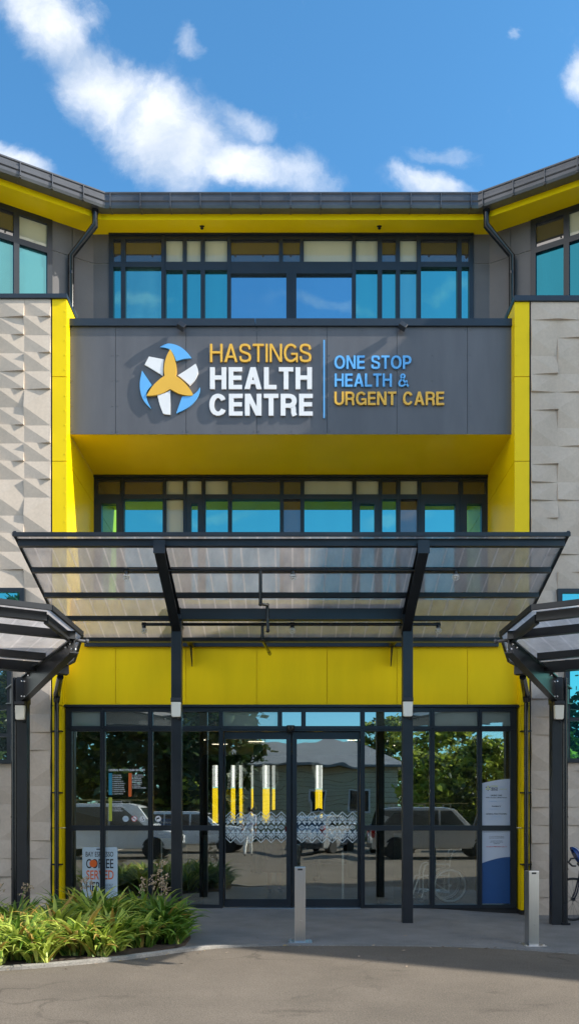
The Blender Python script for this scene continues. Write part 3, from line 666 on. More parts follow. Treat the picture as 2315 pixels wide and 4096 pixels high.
# sliding doors: two leaves, patterned film across both
DY = 0.035
for s in (-1, 1):
    ox = (XG(563), XG(732)) if s < 0 else (XG(734.5), XG(905))
    hx = (X(567, DY), X(720, DY)) if s < 0 else (X(746.5, DY), X(899, DY))
    hq = (hx[0], hx[1], Zp(2263, DY), Zp(1860, DY))
    mb = MB().use('frame'); frame_with(mb, (ox[0], ox[1], 0.012, ZG(1841)), [hq], DY, DY + 0.05); d = part(mb, 'sliding_door')
    pane_box('glass_door', hq[0], hq[1], hq[2], hq[3], DY + 0.02, d, 0.008)
    mb = MB().use('frost'); yy = DY + 0.012
    x0, x1 = hq[0], hq[1]; nper = 6 if s < 0 else 6; p = (x1 - x0) / nper; zc = Zp(2082, DY)
    def quadline(a, b, w):
        (ax, az), (bx, bz) = a, b; dx, dz = bx - ax, bz - az; l = math.hypot(dx, dz); nx, nz = -dz / l * w / 2, dx / l * w / 2
        pts = [(ax + nx, az + nz), (bx + nx, bz + nz), (bx - nx, bz - nz), (ax - nx, az - nz)]
        mb.mesh([(q[0], yy, q[1]) for q in pts] + [(q[0], yy + 0.004, q[1]) for q in pts], [(3,2,1,0),(4,5,6,7),(0,1,5,4),(1,2,6,5),(2,3,7,6),(3,0,4,7)])
    def tri(pts): 
        n_ = len(pts); mb.mesh([(q[0], yy, q[1]) for q in pts] + [(q[0], yy + 0.004, q[1]) for q in pts], [tuple(reversed(range(n_))), tuple(range(n_, 2*n_))] + [(i, (i+1) % n_, n_ + (i+1) % n_, n_ + i) for i in range(n_)])
    for k in range(nper):
        xc = x0 + (k + 0.5) * p; hh = p / 2
        for sg in (-1, 1):
            e = lambda u, v: (xc + u, zc + sg * v)
            for zz, w in ((0.265, 0.012), (0.165, 0.016)):            # zigzag bands
                quadline(e(-hh, zz - 0.085), e(0, zz), w); quadline(e(0, zz), e(hh, zz - 0.085), w)
            for f in (0.2, 0.5, 0.8):                                  # teeth between the bands
                for sx in (-1, 1):
                    xx = sx * hh * (1 - f); zb = 0.172 + 0.085 * (f - 1) + 0.012
                    tri([e(xx - 0.013, zb + 0.004), e(xx + 0.013, zb + 0.004), e(xx, zb + 0.052)] if sg > 0 else [e(xx + 0.013, zb + 0.004), e(xx - 0.013, zb + 0.004), e(xx, zb + 0.052)])
            # the row of lozenges
            zl = 0.085
            for sx in (-1, 1):
                tri([e(0.008 * sx, zl), e(0.062 * sx, zl + 0.05), e(0.062 * sx, zl - 0.05)] if sx * sg > 0 else [e(0.008 * sx, zl), e(0.062 * sx, zl - 0.05), e(0.062 * sx, zl + 0.05)])
            tri([e(0, zl + 0.012), e(0.035, zl + 0.052), e(0, zl + 0.07), e(-0.035, zl + 0.052)])
        for sx in (-1, 1):                                             # small diamonds at the joints
            quadline((xc, zc + 0.035), (xc + sx * hh * 0.55, zc), 0.012); quadline((xc, zc - 0.035), (xc + sx * hh * 0.55, zc), 0.012)
        xe = x0 + k * p
        if k: tri([(xe, zc - 0.028), (xe + 0.028, zc), (xe, zc + 0.028), (xe - 0.028, zc)])
        tri([(xc, zc - 0.014), (xc + 0.014, zc), (xc, zc + 0.014), (xc - 0.014, zc)])
    mb.build('patterned_film', parent=d)
mb = MB().use('pipe_black'); mb.lathe([(0.012, -0.095), (0.05, -0.085), (0.068, -0.05), (0.07, 0.0), (0.07, 0.03)], 16, 'z', (XG(731), GY - 0.04, ZG(1828) - 0.02)); part(mb, 'door_sensor', smooth=40)

# interior seen through the glass
mb = MB().use('room_floor'); mb.box(-3.84, 3.84, 0.14, 12.0, -0.2, 0.004); part(mb, 'room_floor')
mb = MB().use('room_ceiling'); mb.box(-3.84, 3.84, 0.26, 12.2, 3.46, 3.6); part(mb, 'room_ceiling')
mb = MB().use('room_olive'); mb.box(-3.84, -3.80, 0.26, 3.0, 0.005, 3.455); mb.box(3.80, 3.84, 0.26, 3.0, 0.005, 3.455); part(mb, 'room_wall')
mb = MB().use('room_wall'); mb.box(-3.84, -3.80, 3.0, 12.0, 0.005, 3.455); mb.box(3.80, 3.84, 3.0, 12.0, 0.005, 3.455); part(mb, 'room_wall')
BY = 12.0
slots = [(533, 548), (580, 592), (601, 610), (631, 646), (654, 678), (684, 692), (793, 811), (913, 921), (1031, 1036)]
holes = [(X(a, BY), X(b, BY), 1.30, 3.14) for a, b in slots]
mb = MB().use('dark_room'); frame_with(mb, (-3.79, 3.79, 0.005, 3.455), holes, BY, BY + 0.2); part(mb, 'room_wall')
mb = MB().use('joint')
for px in (490, 971): mb.box(X(px, 0.5) - 0.13, X(px, 0.5) + 0.13, 0.5, 0.76, 0.005, 3.45)
for x, y in ((-0.9, 8.0), (1.9, 7.0), (-2.6, 6.0)): mb.box(x - 0.12, x + 0.12, y, y + 0.24, 0.005, 3.45)
part(mb, 'interior_column')
mb = MB().use('room_wall'); mb.box(-3.0, -1.7, 5.0, 5.6, 0.005, 1.1); mb.box(1.4, 3.2, 6.2, 6.8, 0.005, 1.1); part(mb, 'reception_desk', bevel=0.02)
for x, y in ((-2.35, 6.5), (-1.9, 7.8), (-0.9, 7.0), (1.6, 6.6), (2.6, 8.2)):
    mb = MB().use('lamp_strip'); mb.box(x - 0.2, x + 0.2, y, y + 0.04, 3.44, 3.452); part(mb, 'ceiling_light')

# rain pipes of the building
def zig(px_pts): return px_pts
for s in (-1, 1):
    g = corner(s, 0.56); xg = (X(239, g[1]) if s < 0 else X(1223, g[1]))
    base = Vector(wing(s, 0.447, 0.085, 0)); top = Vector((xg, g[1] + 0.0, 12.79))
    elbow = top + Vector((0, 0, -0.30)); low_ = Vector((base.x, base.y, 12.1))
    mb = MB().use('pipe_black'); mb.tube([top, elbow, low_, Vector((base.x, base.y, 9.8))], 0.054, 16)
    mb.lathe([(0.062, 0), (0.062, 0.05)], 16, 'z', (base.x, base.y, 11.75)); mb.lathe([(0.066, 0), (0.066, 0.09)], 16, 'z', (top.x, top.y, top.z - 0.07))
    part(mb, 'downpipe', smooth=50)
# ------------------------------------------------------------------ lettering on the parapet
SG = thing('wall_sign', 'raised white, gold and blue lettering with petal emblem on the grey parapet', 'sign', (0, -0.03, 8.3))
def sgpart(mb, name): return world_child(mb.build(name), SG)
YF, YB = -0.040, -0.012
# grotesque capitals drawn as strokes: unit cap height, width by letter
def arc_(cx, cy, rx, ry, a0, a1, n=20, e=2.1):
    out_ = []
    for i in range(n + 1):
        a = R(a0 + (a1 - a0) * i / n); c, s_ = math.cos(a), math.sin(a)
        out_.append((cx + rx * math.copysign(abs(c) ** (2 / e), c), cy + ry * math.copysign(abs(s_) ** (2 / e), s_)))
    return out_
def crom(P, n=6):
    P = [P[0]] + list(P) + [P[-1]]; out_ = []
    for i in range(1, len(P) - 2):
        for k in range(n):
            t = k / n; q = []
            for d in (0, 1):
                p0, p1, p2, p3 = (P[i + j][d] for j in (-1, 0, 1, 2))
                q.append(0.5 * (2*p1 + (p2 - p0)*t + (2*p0 - 5*p1 + 4*p2 - p3)*t*t + (3*p1 - p0 - 3*p2 + p3)*t**3))
            out_.append(tuple(q))
    return out_ + [P[-2]]
def glyph(ch, t):
    """list of ('p', polygon) and ('r', centre line) strokes, and the advance width"""
    h = t / 2; hv = t * 0.92; bx = lambda a, b, c, d: ('p', [(a, c), (b, c), (b, d), (a, d)])
    if ch == 'H': w = .70; return [bx(0, t, 0, 1), bx(w - t, w, 0, 1), bx(t, w - t, .53 - hv/2, .53 + hv/2)], w
    if ch == 'I': return [bx(0, t, 0, 1)], t
    if ch == 'L': w = .54; return [bx(0, t, 0, 1), bx(t, w, 0, hv)], w
    if ch == 'T': w = .62; return [bx(0, w, 1 - hv, 1), bx(w/2 - h, w/2 + h, 0, 1 - hv)], w
    if ch == 'E': w = .58; return [bx(0, t, 0, 1), bx(t, w, 0, hv), bx(t, w, 1 - hv, 1), bx(t, w * .95, .52 - hv/2, .52 + hv/2)], w
    if ch == 'N': w = .70; return [bx(0, t, 0, 1), bx(w - t, w, 0, 1), ('p', [(t, 1), (t * .95, 1 - t * .1), (t, 1 - 1.45 * t), (w - t, 0), (w - t, 1.45 * t)]) if 0 else ('p', [(.02, 1), (t * 1.15, 1), (w - .02, 0), (w - t * 1.15, 0)])], w
    if ch == 'A': w = .74; k = t * 1.08; return [('p', [(0, 0), (k, 0), (w/2 + k * .5, 1), (w/2 - k * .5, 1)]), ('p', [(w - k, 0), (w, 0), (w/2 + k * .5, 1), (w/2 - k * .5, 1)]), bx(w * .2, w * .8, .235, .235 + t * .85)], w
    if ch == 'O': w = .80; return [('c', arc_(w/2, .5, w/2 - h, .51 - h, 0, 360, 40))], w
    if ch == 'C': w = .73; return [('r', arc_(w/2, .5, w/2 - h, .51 - h, 31, 329, 34))], w
    if ch == 'G': w = .78; return [('r', arc_(w/2, .5, w/2 - h, .51 - h, 38, 300, 32) + [(w - h * 1.1, .22)]), bx(w - t * .8, w, 0, .50), bx(w * .52, w - t * .8, .5 - t * .82, .50)], w
    if ch == 'U': w = .70; return [('r', [(h, 1), (h, .42)] + arc_(w/2, .34, w/2 - h, .35 - h, 180, 360, 20) + [(w - h, .42), (w - h, 1)])], w
    if ch == 'S': w = .66; return [('r', crom([(w - h - .01, .70), (w * .80, .885), (w * .5, 1.01 - h), (w * .20, .90), (h + .005, .735), (w * .22, .585), (w * .52, .505), (w * .82, .415), (w - h, .265), (w * .80, .10), (w * .48, -.01 + h), (w * .17, .11), (h, .315)]))], w
    if ch in 'RP':
        w = .68 if ch == 'R' else .64; lo = .46 if ch == 'R' else .42; m = (1 - hv/2 + lo) / 2; ry = (1 - hv/2 - lo) / 2; rx = .24
        st = [bx(0, t, 0, 1), ('r', [(t, 1 - hv/2), (w - h - rx, 1 - hv/2)] + arc_(w - h - rx, m, rx, ry, 88, -88, 14) + [(w - h - rx, lo), (t, lo)])]
        if ch == 'R': st.append(('r', crom([(w * .50, .455), (w * .74, .42), (w - h - .035, .30), (w - h - .03, .14), (w - h + .02, 0)], 5)))
        return st, w
    if ch == '&': w = .80; return [('r', crom([(w - .03, .03), (w * .66, .33), (w * .38, .63), (w * .27, .79), (w * .33, .91), (w * .45, .945), (w * .58, .89), (w * .59, .76), (w * .42, .60), (w * .17, .44), (.07, .26), (w * .16, .10), (w * .36, .055), (w * .58, .13), (w * .76, .32), (w * .80, .48)]))], w
    return [], .30
def strokes_text(mb, s_, x0, x1, z0, z1, y0, y1, t, gap=.095):
    items, x = [], 0.0
    for ch in s_:
        g, w = glyph(ch, t); items.append((x, g, t * (0.78 if ch == '&' else 1.0))); x += w + gap
    x -= gap; sx = (x1 - x0) / x; sz = z1 - z0; lay = 0
    tt_ = t
    for gx_, g, t in items:
        for k, (kind, P) in enumerate(g):
            dy = 0.0005 * (k + 1)
            tf = lambda p: (x0 + (gx_ + p[0]) * sx, z0 + p[1] * sz)
            if kind == 'p': mb.prism([tf(p) for p in P], 'y', y0 + dy, y1); continue
            n = len(P); L_, R_ = [], []
            for i in range(n):
                a = Vector(P[i - 1] if i > 0 else (P[-2] if kind == 'c' else P[0])); b = Vector(P[i + 1] if i < n - 1 else (P[1] if kind == 'c' else P[-1]))
                d = (b - a).normalized(); nn = Vector((-d.y, d.x)) * t / 2; hvf = 0.92 if abs(d.x) > 0.8 else 1.0
                L_.append(tf(Vector(P[i]) + nn * hvf)); R_.append(tf(Vector(P[i]) - nn * hvf))
            vs = [(p[0], y, p[1]) for y in (y0 + dy, y1) for p in L_ + R_]; N_ = 2 * n
            f = []
            for i in range(n - 1):
                f += [(i, i+1, n+i+1, n+i), (N_+n+i, N_+n+i+1, N_+i+1, N_+i), (i, N_+i, N_+i+1, i+1), (n+i+1, N_+n+i+1, N_+n+i, n+i)]
            if kind == 'r': f += [(0, n, N_+n, N_), (n-1, N_+n-1, N_+2*n-1, 2*n-1)]
            mb.mesh(vs, f)
for s_, m_, t_, a in (('HASTINGS', 'gold_sign', 0.125, (528, 783, 909.5, 864)), ('HEALTH', 'white_sign', 0.205, (528, 784.5, 978, 923)), ('CENTRE', 'white_sign', 0.205, (526.5, 786.5, 1045, 990)),
                      ('ONE STOP', 'blue_sign', 0.165, (841, 1034.5, 927, 893.5)), ('HEALTH &', 'blue_sign', 0.165, (841.5, 1028, 972, 939)), ('URGENT CARE', 'gold_sign', 0.165, (841, 1117, 1018, 984.5))):
    mb = MB().use(m_); strokes_text(mb, s_, X(a[0], YF), X(a[1], YF), Zp(a[2], YF), Zp(a[3], YF), YF, YB, t_); sgpart(mb, 'lettering')
mb = MB().use('blue_sign'); mb.box(X(813.2, YF), X(816.8, YF), YF, YB, Zp(1051, YF), Zp(854.5, YF)); sgpart(mb, 'divider')
def lg(p): return (X(301.9 + p[0] * 0.5961, YF), Zp(805 + p[1] * 0.5966, YF))
def smooth_poly(pts, it=2, sharp=()):
    """round a polygon's corners except the listed ones"""
    P = [(Vector((p[0], p[1])), i in sharp) for i, p in enumerate(pts)]
    for _ in range(it):
        Q = []
        for i, (p, sh) in enumerate(P):
            a = P[i - 1][0]; b = P[(i + 1) % len(P)][0]
            if sh: Q.append((p, True))
            else: Q.append((p * 0.75 + a * 0.25, False)); Q.append((p * 0.75 + b * 0.25, False))
        P = Q
    return [tuple(p) for p, _ in P]
def logo_piece(pts, m_, name, yf=YF, sharp=(), it=2):
    q = [lg(p) for p in smooth_poly(pts, it, sharp)]
    mb = MB().use(m_); mb.prism(q, 'y', yf, YB); sgpart(mb, name)
top = [(212, 123), (196, 152), (187, 186), (185, 213), (188, 236)]
lf = [(165, 251), (139, 277), (124, 299), (112, 320), (146, 319), (180, 310)]
mir = lambda pts: [(424 - x, y) for x, y in reversed(pts)]
tre = top + lf + [(212, 291)] + mir(lf) + mir(top)[:-1]
logo_piece(tre, 'gold_sign', 'emblem_petal', YF - 0.012, sharp=(0, 4, 8, 11, 15, 18), it=2)
logo_piece([(104, 187), (122, 153), (150, 158), (184, 165), (182, 190), (180, 234), (143, 210)], 'white_sign', 'emblem_petal', sharp=(0, 1, 3, 5), it=2)
logo_piece([(319, 183), (329, 205), (330, 222), (318, 250), (295, 275), (270, 252), (244, 232), (280, 210)], 'white_sign', 'emblem_petal', sharp=(0, 2, 4, 6), it=2)
logo_piece([(212, 296), (212, 398), (196, 398), (182, 394), (168, 360), (157, 314), (185, 310)], 'white_sign', 'emblem_petal', sharp=(0, 1, 3, 5), it=2)
logo_piece([(168, 113), (190, 100), (212, 97), (250, 108), (281, 132), (302, 160), (270, 162), (237, 172), (224, 138), (205, 117)], 'blue_sign', 'emblem_arc', sharp=(0, 5, 7), it=2)
logo_piece([(93, 212), (110, 238), (134, 273), (110, 300), (112, 335), (132, 374), (104, 348), (86, 310), (82, 262)], 'blue_sign', 'emblem_arc', sharp=(0, 2, 5), it=2)
logo_piece([(337, 283), (337, 300), (322, 335), (288, 370), (237, 393), (252, 350), (262, 322), (300, 320), (325, 303)], 'blue_sign', 'emblem_arc', sharp=(0, 4, 6), it=2)

# floodlights over the sign
def spotlight(px, label):
    t = thing('spotlight', label, 'floodlight', (X(px, -0.1), -0.05, Zp(822)), group='floodlights over the sign')
    mb = MB().use('plastic_dark'); mb.tube([(0.0, 0.02, -0.01), (0.0, -0.02, -0.02), (0.0, -0.05, -0.03)], 0.012, 8); mb.box(-0.03, 0.03, -0.012, 0.0, -0.05, 0.0); mb.build('arm', parent=t)
    mb = MB().use('steel_dark'); q = Matrix.Rotation(R(32), 4, 'Y') @ Matrix.Rotation(R(-25), 4, 'X') @ Matrix.Scale(0.85, 4)
    pts = [(-0.075, -0.06, -0.055), (0.075, -0.06, -0.055), (0.075, 0.05, -0.045), (-0.075, 0.05, -0.045), (-0.08, -0.07, 0.055), (0.08, -0.07, 0.055), (0.065, 0.05, 0.045), (-0.065, 0.05, 0.045)]
    vs = [tuple((q @ Vector(p)) + Vector((0.0, -0.055, -0.06))) for p in pts]
    mb.mesh(vs, [(0,3,2,1),(4,5,6,7),(0,1,5,4),(1,2,6,5),(2,3,7,6),(3,0,4,7)]); mb.build('lamp_housing', parent=t, bevel=0.008)
    return t
spotlight(456, 'small grey floodlight above the petal emblem on the parapet'); spotlight(1012, 'small grey floodlight above the words ONE STOP on the parapet')

# ------------------------------------------------------------------ entrance canopy
EC = thing('entrance_canopy', 'dark steel canopy with ribbed translucent roof rising over the sliding doors', 'canopy', (0, -1.85, 0))
def ec(mb, name, **kw): return world_child(mb.build(name, **kw), EC)
SL = 0.354; YT = -3.48
def roofz(y): return EYE + 3.55 - SL * (y - YT)          # underside of the sheet
HWX = 3.515; YBK = -1.06
# sheet: bays between rafters as one ribbed panel
me_uv = []
mb = MB().use('polycarb'); vs = []; nx = 32
def sheet_obj(name, pts_top, th_, uvs, m_, parent):
    me = bpy.data.meshes.new(name); n = len(pts_top)
    v = [tuple(p) for p in pts_top] + [(p[0], p[1], p[2] - th_) for p in pts_top]
    f = [tuple(range(n)), tuple(reversed(range(n, 2*n)))] + [(i, n + i, n + (i+1) % n, (i+1) % n) for i in range(n)]
    me.from_pydata(v, [], f); me.materials.append(MATS[m_]); me.materials.append(MATS['polycarb_skin'])
    up = 0 if me.polygons[0].normal.z > 0 else 1
    for k in range(len(f)): me.polygons[k].material_index = 1 if (k == 0) else 0
    ul = me.uv_layers.new(name='UVMap')
    for poly in me.polygons:
        for li in poly.loop_indices:
            k = me.loops[li].vertex_index % n; ul.data[li].uv = uvs[k]
    me.validate(); o = bpy.data.objects.new(name, me); COL.objects.link(o); world_child(o, parent); return o
ln = math.hypot(1, SL)
pts = [(-HWX - 0.02, YT - 0.03, roofz(YT - 0.03) + 0.02), (HWX + 0.02, YT - 0.03, roofz(YT - 0.03) + 0.02), (HWX + 0.02, YBK, roofz(YBK) + 0.02), (-HWX - 0.02, YBK, roofz(YBK) + 0.02)]
sheet_obj('roof_sheet', pts, 0.016, [(p[0] + 10, (p[1] + 10) * ln) for p in pts], 'polycarb', EC)
mb = MB().use('steel_dark')
for s in (-1, 1):
    x = s * (HWX + 0.022); mb.bar((x, YT - 0.04, roofz(YT - 0.04) + 0.012), (x, YBK, roofz(YBK) + 0.012), 0.035, 0.06)
mb.bar((-HWX - 0.04, YT - 0.05, roofz(YT - 0.05) - 0.015), (HWX + 0.04, YT - 0.05, roofz(YT - 0.05) - 0.015), 0.03, 0.05)
ec(mb, 'edge_trim')
PY = [-3.42, -2.86, -2.31, -1.75, -1.18]
for k, y in enumerate(PY):
    mb = MB().use('steel_dark'); h = 0.088 if k == 0 else 0.060
    mb.box(-HWX + (0.0 if k else 0.0), HWX, y - 0.03, y + 0.03, roofz(y) - h - 0.002, roofz(y) - 0.004)
    mb.box(-HWX, HWX, y - 0.032, y + 0.055, roofz(y) - h - 0.008, roofz(y) - h - 0.0025); ec(mb, 'purlin')
mb = MB().use('steel_dark'); mb.box(-HWX, HWX, -0.065, -0.002, 4.455, 4.66); ec(mb, 'wall_channel')
for s in (-1, 1):
    xr = s * 1.69
    mb = MB().use('steel_dark')
    # tapered I section rafter, front to post and back to the wall
    def raf(y, d): return roofz(y) - 0.09 - d
    for (ya, da), (yb, db) in (((-3.5, 0.13), (-1.85, 0.24)),):
        for off in (0.0,):
            p = [(xr - 0.006, ya, raf(ya, 0)), (xr - 0.006, yb, raf(yb, 0)), (xr - 0.006, yb, raf(yb, db)), (xr - 0.006, ya, raf(ya, da))]
            q = [(xr + 0.006, a[1], a[2]) for a in p]
            mb.mesh(p + q, [(0,1,2,3),(7,6,5,4),(0,4,5,1),(1,5,6,2),(2,6,7,3),(3,7,4,0)])
        mb.bar((xr, ya, raf(ya, da)), (xr, yb, raf(yb, db)), 0.135, 0.014); mb.bar((xr, ya, raf(ya, -0.007)), (xr, yb, raf(yb, -0.007)), 0.135, 0.014)
    mb.box(xr - 0.075, xr + 0.075, -3.515, -3.503, raf(-3.5, 0.15), raf(-3.5, -0.02))
    ec(mb, 'rafter')
    mb = MB().use('steel_dark'); mb.bar((xr, -1.78, 4.525), (xr, -0.067, 4.50), 0.09, 0.13); mb.prism([(-0.02, 4.12), (-0.02, 4.43), (-0.30, 4.43)], 'x', xr - 0.008, xr + 0.008); ec(mb, 'wall_bracket')
    mb = MB().use('steel_dark'); xp = X(445, -1.85) if s < 0 else X(1024, -1.85)
    mb.box(xp - 0.076, xp + 0.076, -1.926, -1.774, gz(xp, -1.85) - 0.05, 4.47); mb.box(xp - 0.086, xp + 0.086, -1.936, -1.764, 4.455, 4.475); ec(mb, 'post', bevel=0.006)
mb = MB().use('cap_navy'); mb.box(-1.62, 1.62, -1.93, -1.80, 4.475, 4.70); mb.box(-1.70, -1.621, -1.95, -1.74, 4.478, 4.76); mb.box(1.621, 1.70, -1.95, -1.74, 4.478, 4.76); ec(mb, 'header_beam', bevel=0.004)

# sprinkler pipes under the canopy
def sprinkler(y, py, x0, x1, heads, label, drop):
    z = Zp(py, y)
    t = thing('sprinkler_pipe', label, 'sprinkler pipe', (0, y, z), group='sprinkler pipes under the canopy')
    mb = MB().use('pipe_black'); a, b = X(x0, y), X(x1, y); mb.tube([(a, 0, -0.05), (a, 0, 0), (b, 0, 0), (b, 0, -0.05)], 0.024, 10)
    for h in heads: mb.lathe([(0.031, -0.03), (0.031, 0.03)], 10, 'x', (X(h, y), 0, 0)); mb.lathe([(0.031, -0.035), (0.031, 0.0)], 10, 'z', (X(h, y), 0, -0.02))
    mb.build('pipe', parent=t, smooth=50)
    mb = MB().use('pipe_black'); mb.tube(drop(z), 0.024, 10)
    for p in drop(z): mb.blob(p, (0.032, 0.032, 0.032), 1)
    mb.build('drop_pipe', parent=t, smooth=50)
    for h in heads:
        mb = MB().use('bulb_clear'); x = X(h, y); mb.lathe([(0.014, -0.05), (0.02, -0.062), (0.006, -0.075), (0.006, -0.10), (0.028, -0.105), (0.03, -0.113), (0.0, -0.118)], 10, 'z', (x, 0, 0))
        for k in range(6):
            a = k * math.pi / 3; mb.tube([(x + 0.012 * math.cos(a), 0.012 * math.sin(a), -0.045), (x + 0.042 * math.cos(a), 0.042 * math.sin(a), -0.075), (x + 0.042 * math.cos(a), 0.042 * math.sin(a), -0.115), (x + 0.015 * math.cos(a), 0.015 * math.sin(a), -0.14)], 0.004, 4)
        mb.lathe([(0.043, -0.082), (0.043, -0.090)], 10, 'z', (x, 0, 0)); mb.build('sprinkler_head', parent=t)
    return t
y1, y2 = -2.98, -1.66
xa = X(655, y1)
sprinkler(y1, 1434, 317, 1146, [318, 737, 1146], 'long black sprinkler pipe fixed under the front of the canopy',
          lambda z: [(xa, 0, 0), (xa, 0.03, Zp(1521, y1 + 0.05) - z), (X(672, y1 + 0.8), 0.85, Zp(1522, y1 + 0.85) - z), (X(673.5, y1 + 0.85), 0.88, Zp(1588, y1 + 0.9) - z)])
xb = X(660, y2)
sprinkler(y2, 1571, 362, 1102, [362, 735, 1102], 'shorter black sprinkler pipe fixed under the back of the canopy',
          lambda z: [(xb, 0, 0), (xb, 0.0, Zp(1610, y2) - z), (X(676, y2 + 0.9), 0.95, Zp(1640, y2 + 0.95) - z), (X(678, y2 + 1.2), 1.38, Zp(1652, -0.04) - z)])

# ------------------------------------------------------------------ walkway canopies, one to each side
ZW = EYE + 2.17
def walkway(s, label, sheetmat):
    t = thing('walkway_canopy', label, 'canopy', (s * 4.13, -1.35, gz(4.13, -1.35)))
    def w(mb, name, **kw): return world_child(mb.build(name, **kw), t)
    U = Vector((s * UC, -US, 0)); V = Vector((-s * US, -UC, 0))   # along the wing away from the doors; out towards the forecourt
    M = lambda x, y, z=ZW: Vector((s * x, y, z))
    A, B, C, G = M(2.55, -5.27), M(2.55, -3.98), M(3.10, -2.27), M(3.25, -2.02)
    end = 2.15
    F = A + U * end; H = G + U * 2.6
    poly = [A, B, C, G, H, F]
    sh = sheet_obj('roof_sheet', [p + Vector((0, 0, 0.02)) for p in poly], 0.016, [((p - A).dot(U) + 10, (p - A).dot(V) + 10) for p in poly], sheetmat, t)
    # the flutes of this sheet run across the purlins
    mb = MB().use('steel_dark')
    for p, q in zip(poly[:3] + [F], poly[1:4] + [A]): mb.bar(p + Vector((0, 0, 0.012)), q + Vector((0, 0, 0.012)), 0.03, 0.06)
    w(mb, 'edge_trim')
    C0 = M(4.13 if s < 0 else 4.07, -1.35); tip = M(2.60, -4.16)
    vax = (tip - C0); vax.z = 0; L_ = vax.length; vax.normalize()
    mb = MB().use('steel_dark'); sd = Vector((-vax.y, vax.x, 0))
    for sgn, ll, d1 in ((1, L_, 0.15), (-1, 1.3, 0.24)):
        a = C0 + vax * 0.08 * sgn; b = C0 + vax * ll * sgn
        za, zb, zc, zd = -0.10, -0.10, -0.10 - d1, -0.46
        p = [a + Vector((0, 0, za)) - sd * 0.008, b + Vector((0, 0, zb)) - sd * 0.008, b + Vector((0, 0, zc)) - sd * 0.008, a + Vector((0, 0, zd)) - sd * 0.008]
        q = [v + sd * 0.016 for v in p]
        mb.mesh(p + q, [(0,1,2,3),(7,6,5,4),(0,4,5,1),(1,5,6,2),(2,6,7,3),(3,7,4,0)])
        mb.bar(a + Vector((0, 0, za + 0.01)), b + Vector((0, 0, zb + 0.01)), 0.10, 0.02); mb.bar(a + Vector((0, 0, zd)), b + Vector((0, 0, zc)), 0.10, 0.012)
    arm = w(mb, 'cantilever_arm')
    mb = MB().use('chrome')
    for tt, zz in ((0.10, -0.17), (0.10, -0.40), (0.5, -0.13), (L_ - 0.35, -0.13), (L_ - 0.12, -0.13), (L_ - 0.05, -0.2)):
        c = C0 + vax * tt + Vector((0, 0, zz)) + sd * (0.0 if tt > 0.2 else 0) 
        for sg in (-1, 1): mb.blob(c + sd * 0.02 * sg + (Vector((0, -0.065, 0)) if tt < 0.2 else Vector((0, 0, 0))), (0.016, 0.016, 0.016), 1)
    world_child(mb.build('bolt'), t)
    # purlins along the wing, and the raked end rafter
    for k, (st, ln_) in enumerate(((A + V * -0.17 + U * 0.02, end), (tip + V * 0.03, end + 0.2), (M(3.34, -2.85), 2.5), (M(3.80, -1.95), 2.5))):
        mb = MB().use('steel_dark'); p = Vector((st.x, st.y, ZW)); q = p + U * ln_
        mb.bar(p + Vector((0, 0, -0.05)), q + Vector((0, 0, -0.05)), 0.06, 0.09); mb.bar(p + Vector((0, 0, -0.098)), q + Vector((0, 0, -0.098)), 0.085, 0.008); w(mb, 'purlin')
    mb = MB().use('steel_dark'); mb.bar(M(2.66, -4.10, ZW - 0.07), M(2.66, -5.10, ZW - 0.07), 0.05, 0.10); w(mb, 'rafter')
    mb = MB().use('chrome'); mb.use('gutter'); mb.tube([M(2.62, -4.12, ZW - 0.09), M(2.49, -4.03, ZW - 0.09)], 0.020, 10); mb.tube([M(2.495, -4.035, ZW - 0.09), M(2.47, -4.02, ZW - 0.09)], 0.032, 10); w(mb, 'tie_rod')
    # gutter at the wall side with its rain pipe
    mb = MB().use('steel_dark'); g0 = G + Vector((0, 0, -0.08)) + V * -0.06; mb.bar(g0, g0 + U * 2.6, 0.16, 0.14); w(mb, 'box_gutter')
    mb = MB().use('pipe_black'); px_ = s * 3.92; mb.tube([(px_ - s * 0.5, -1.85, ZW - 0.16), (px_ - s * 0.02, -0.34, ZW - 0.2), (px_, -0.29, ZW - 0.32)], 0.05, 12); mb.tube([(px_, -0.29, ZW - 0.30), (px_, -0.29, gz(3.9, -0.3) + 0.01)], 0.038, 14)
    for z in (2.98, 1.95, 0.75): mb.box(px_ - 0.085, px_ + 0.085, -0.30, -0.205, z, z + 0.022); mb.lathe([(0.045, 0), (0.045, 0.03)], 14, 'z', (px_, -0.29, z - 0.004))
    w(mb, 'downpipe', smooth=50)
    # post, base and the rain pipe strapped to it
    zb = gz(4.13, -1.35)
    mb = MB().use('steel_dark'); mb.box(C0.x - 0.078, C0.x + 0.078, -1.428, -1.272, zb - 0.05, ZW - 0.09); mb.box(C0.x - 0.088, C0.x + 0.088, -1.438, -1.262, ZW - 0.50, ZW - 0.12); w(mb, 'post', bevel=0.006)
    mb = MB().use('pipe_black'); xp = C0.x + s * 0.124; mb.tube([(xp, -1.40, ZW - 0.1), (xp, -1.40, zb + 0.005)], 0.045, 16)
    for z in (0.75, 1.55, 2.62): mb.lathe([(0.052, 0), (0.052, 0.025)], 16, 'z', (xp, -1.40, z)); mb.box(min(xp, C0.x), max(xp, C0.x), -1.408, -1.392, z, z + 0.02)
    mb.box(xp - 0.065, xp + 0.065, -1.46, -1.34, zb - 0.01, zb + 0.035)
    w(mb, 'downpipe', smooth=50)
    return t
walkway(-1, 'low flat walkway canopy over the planted bed, its edge sunlit', 'polycarb_grey')
walkway(1, 'low flat walkway canopy on the side of the parked bicycle', 'polycarb_grey')

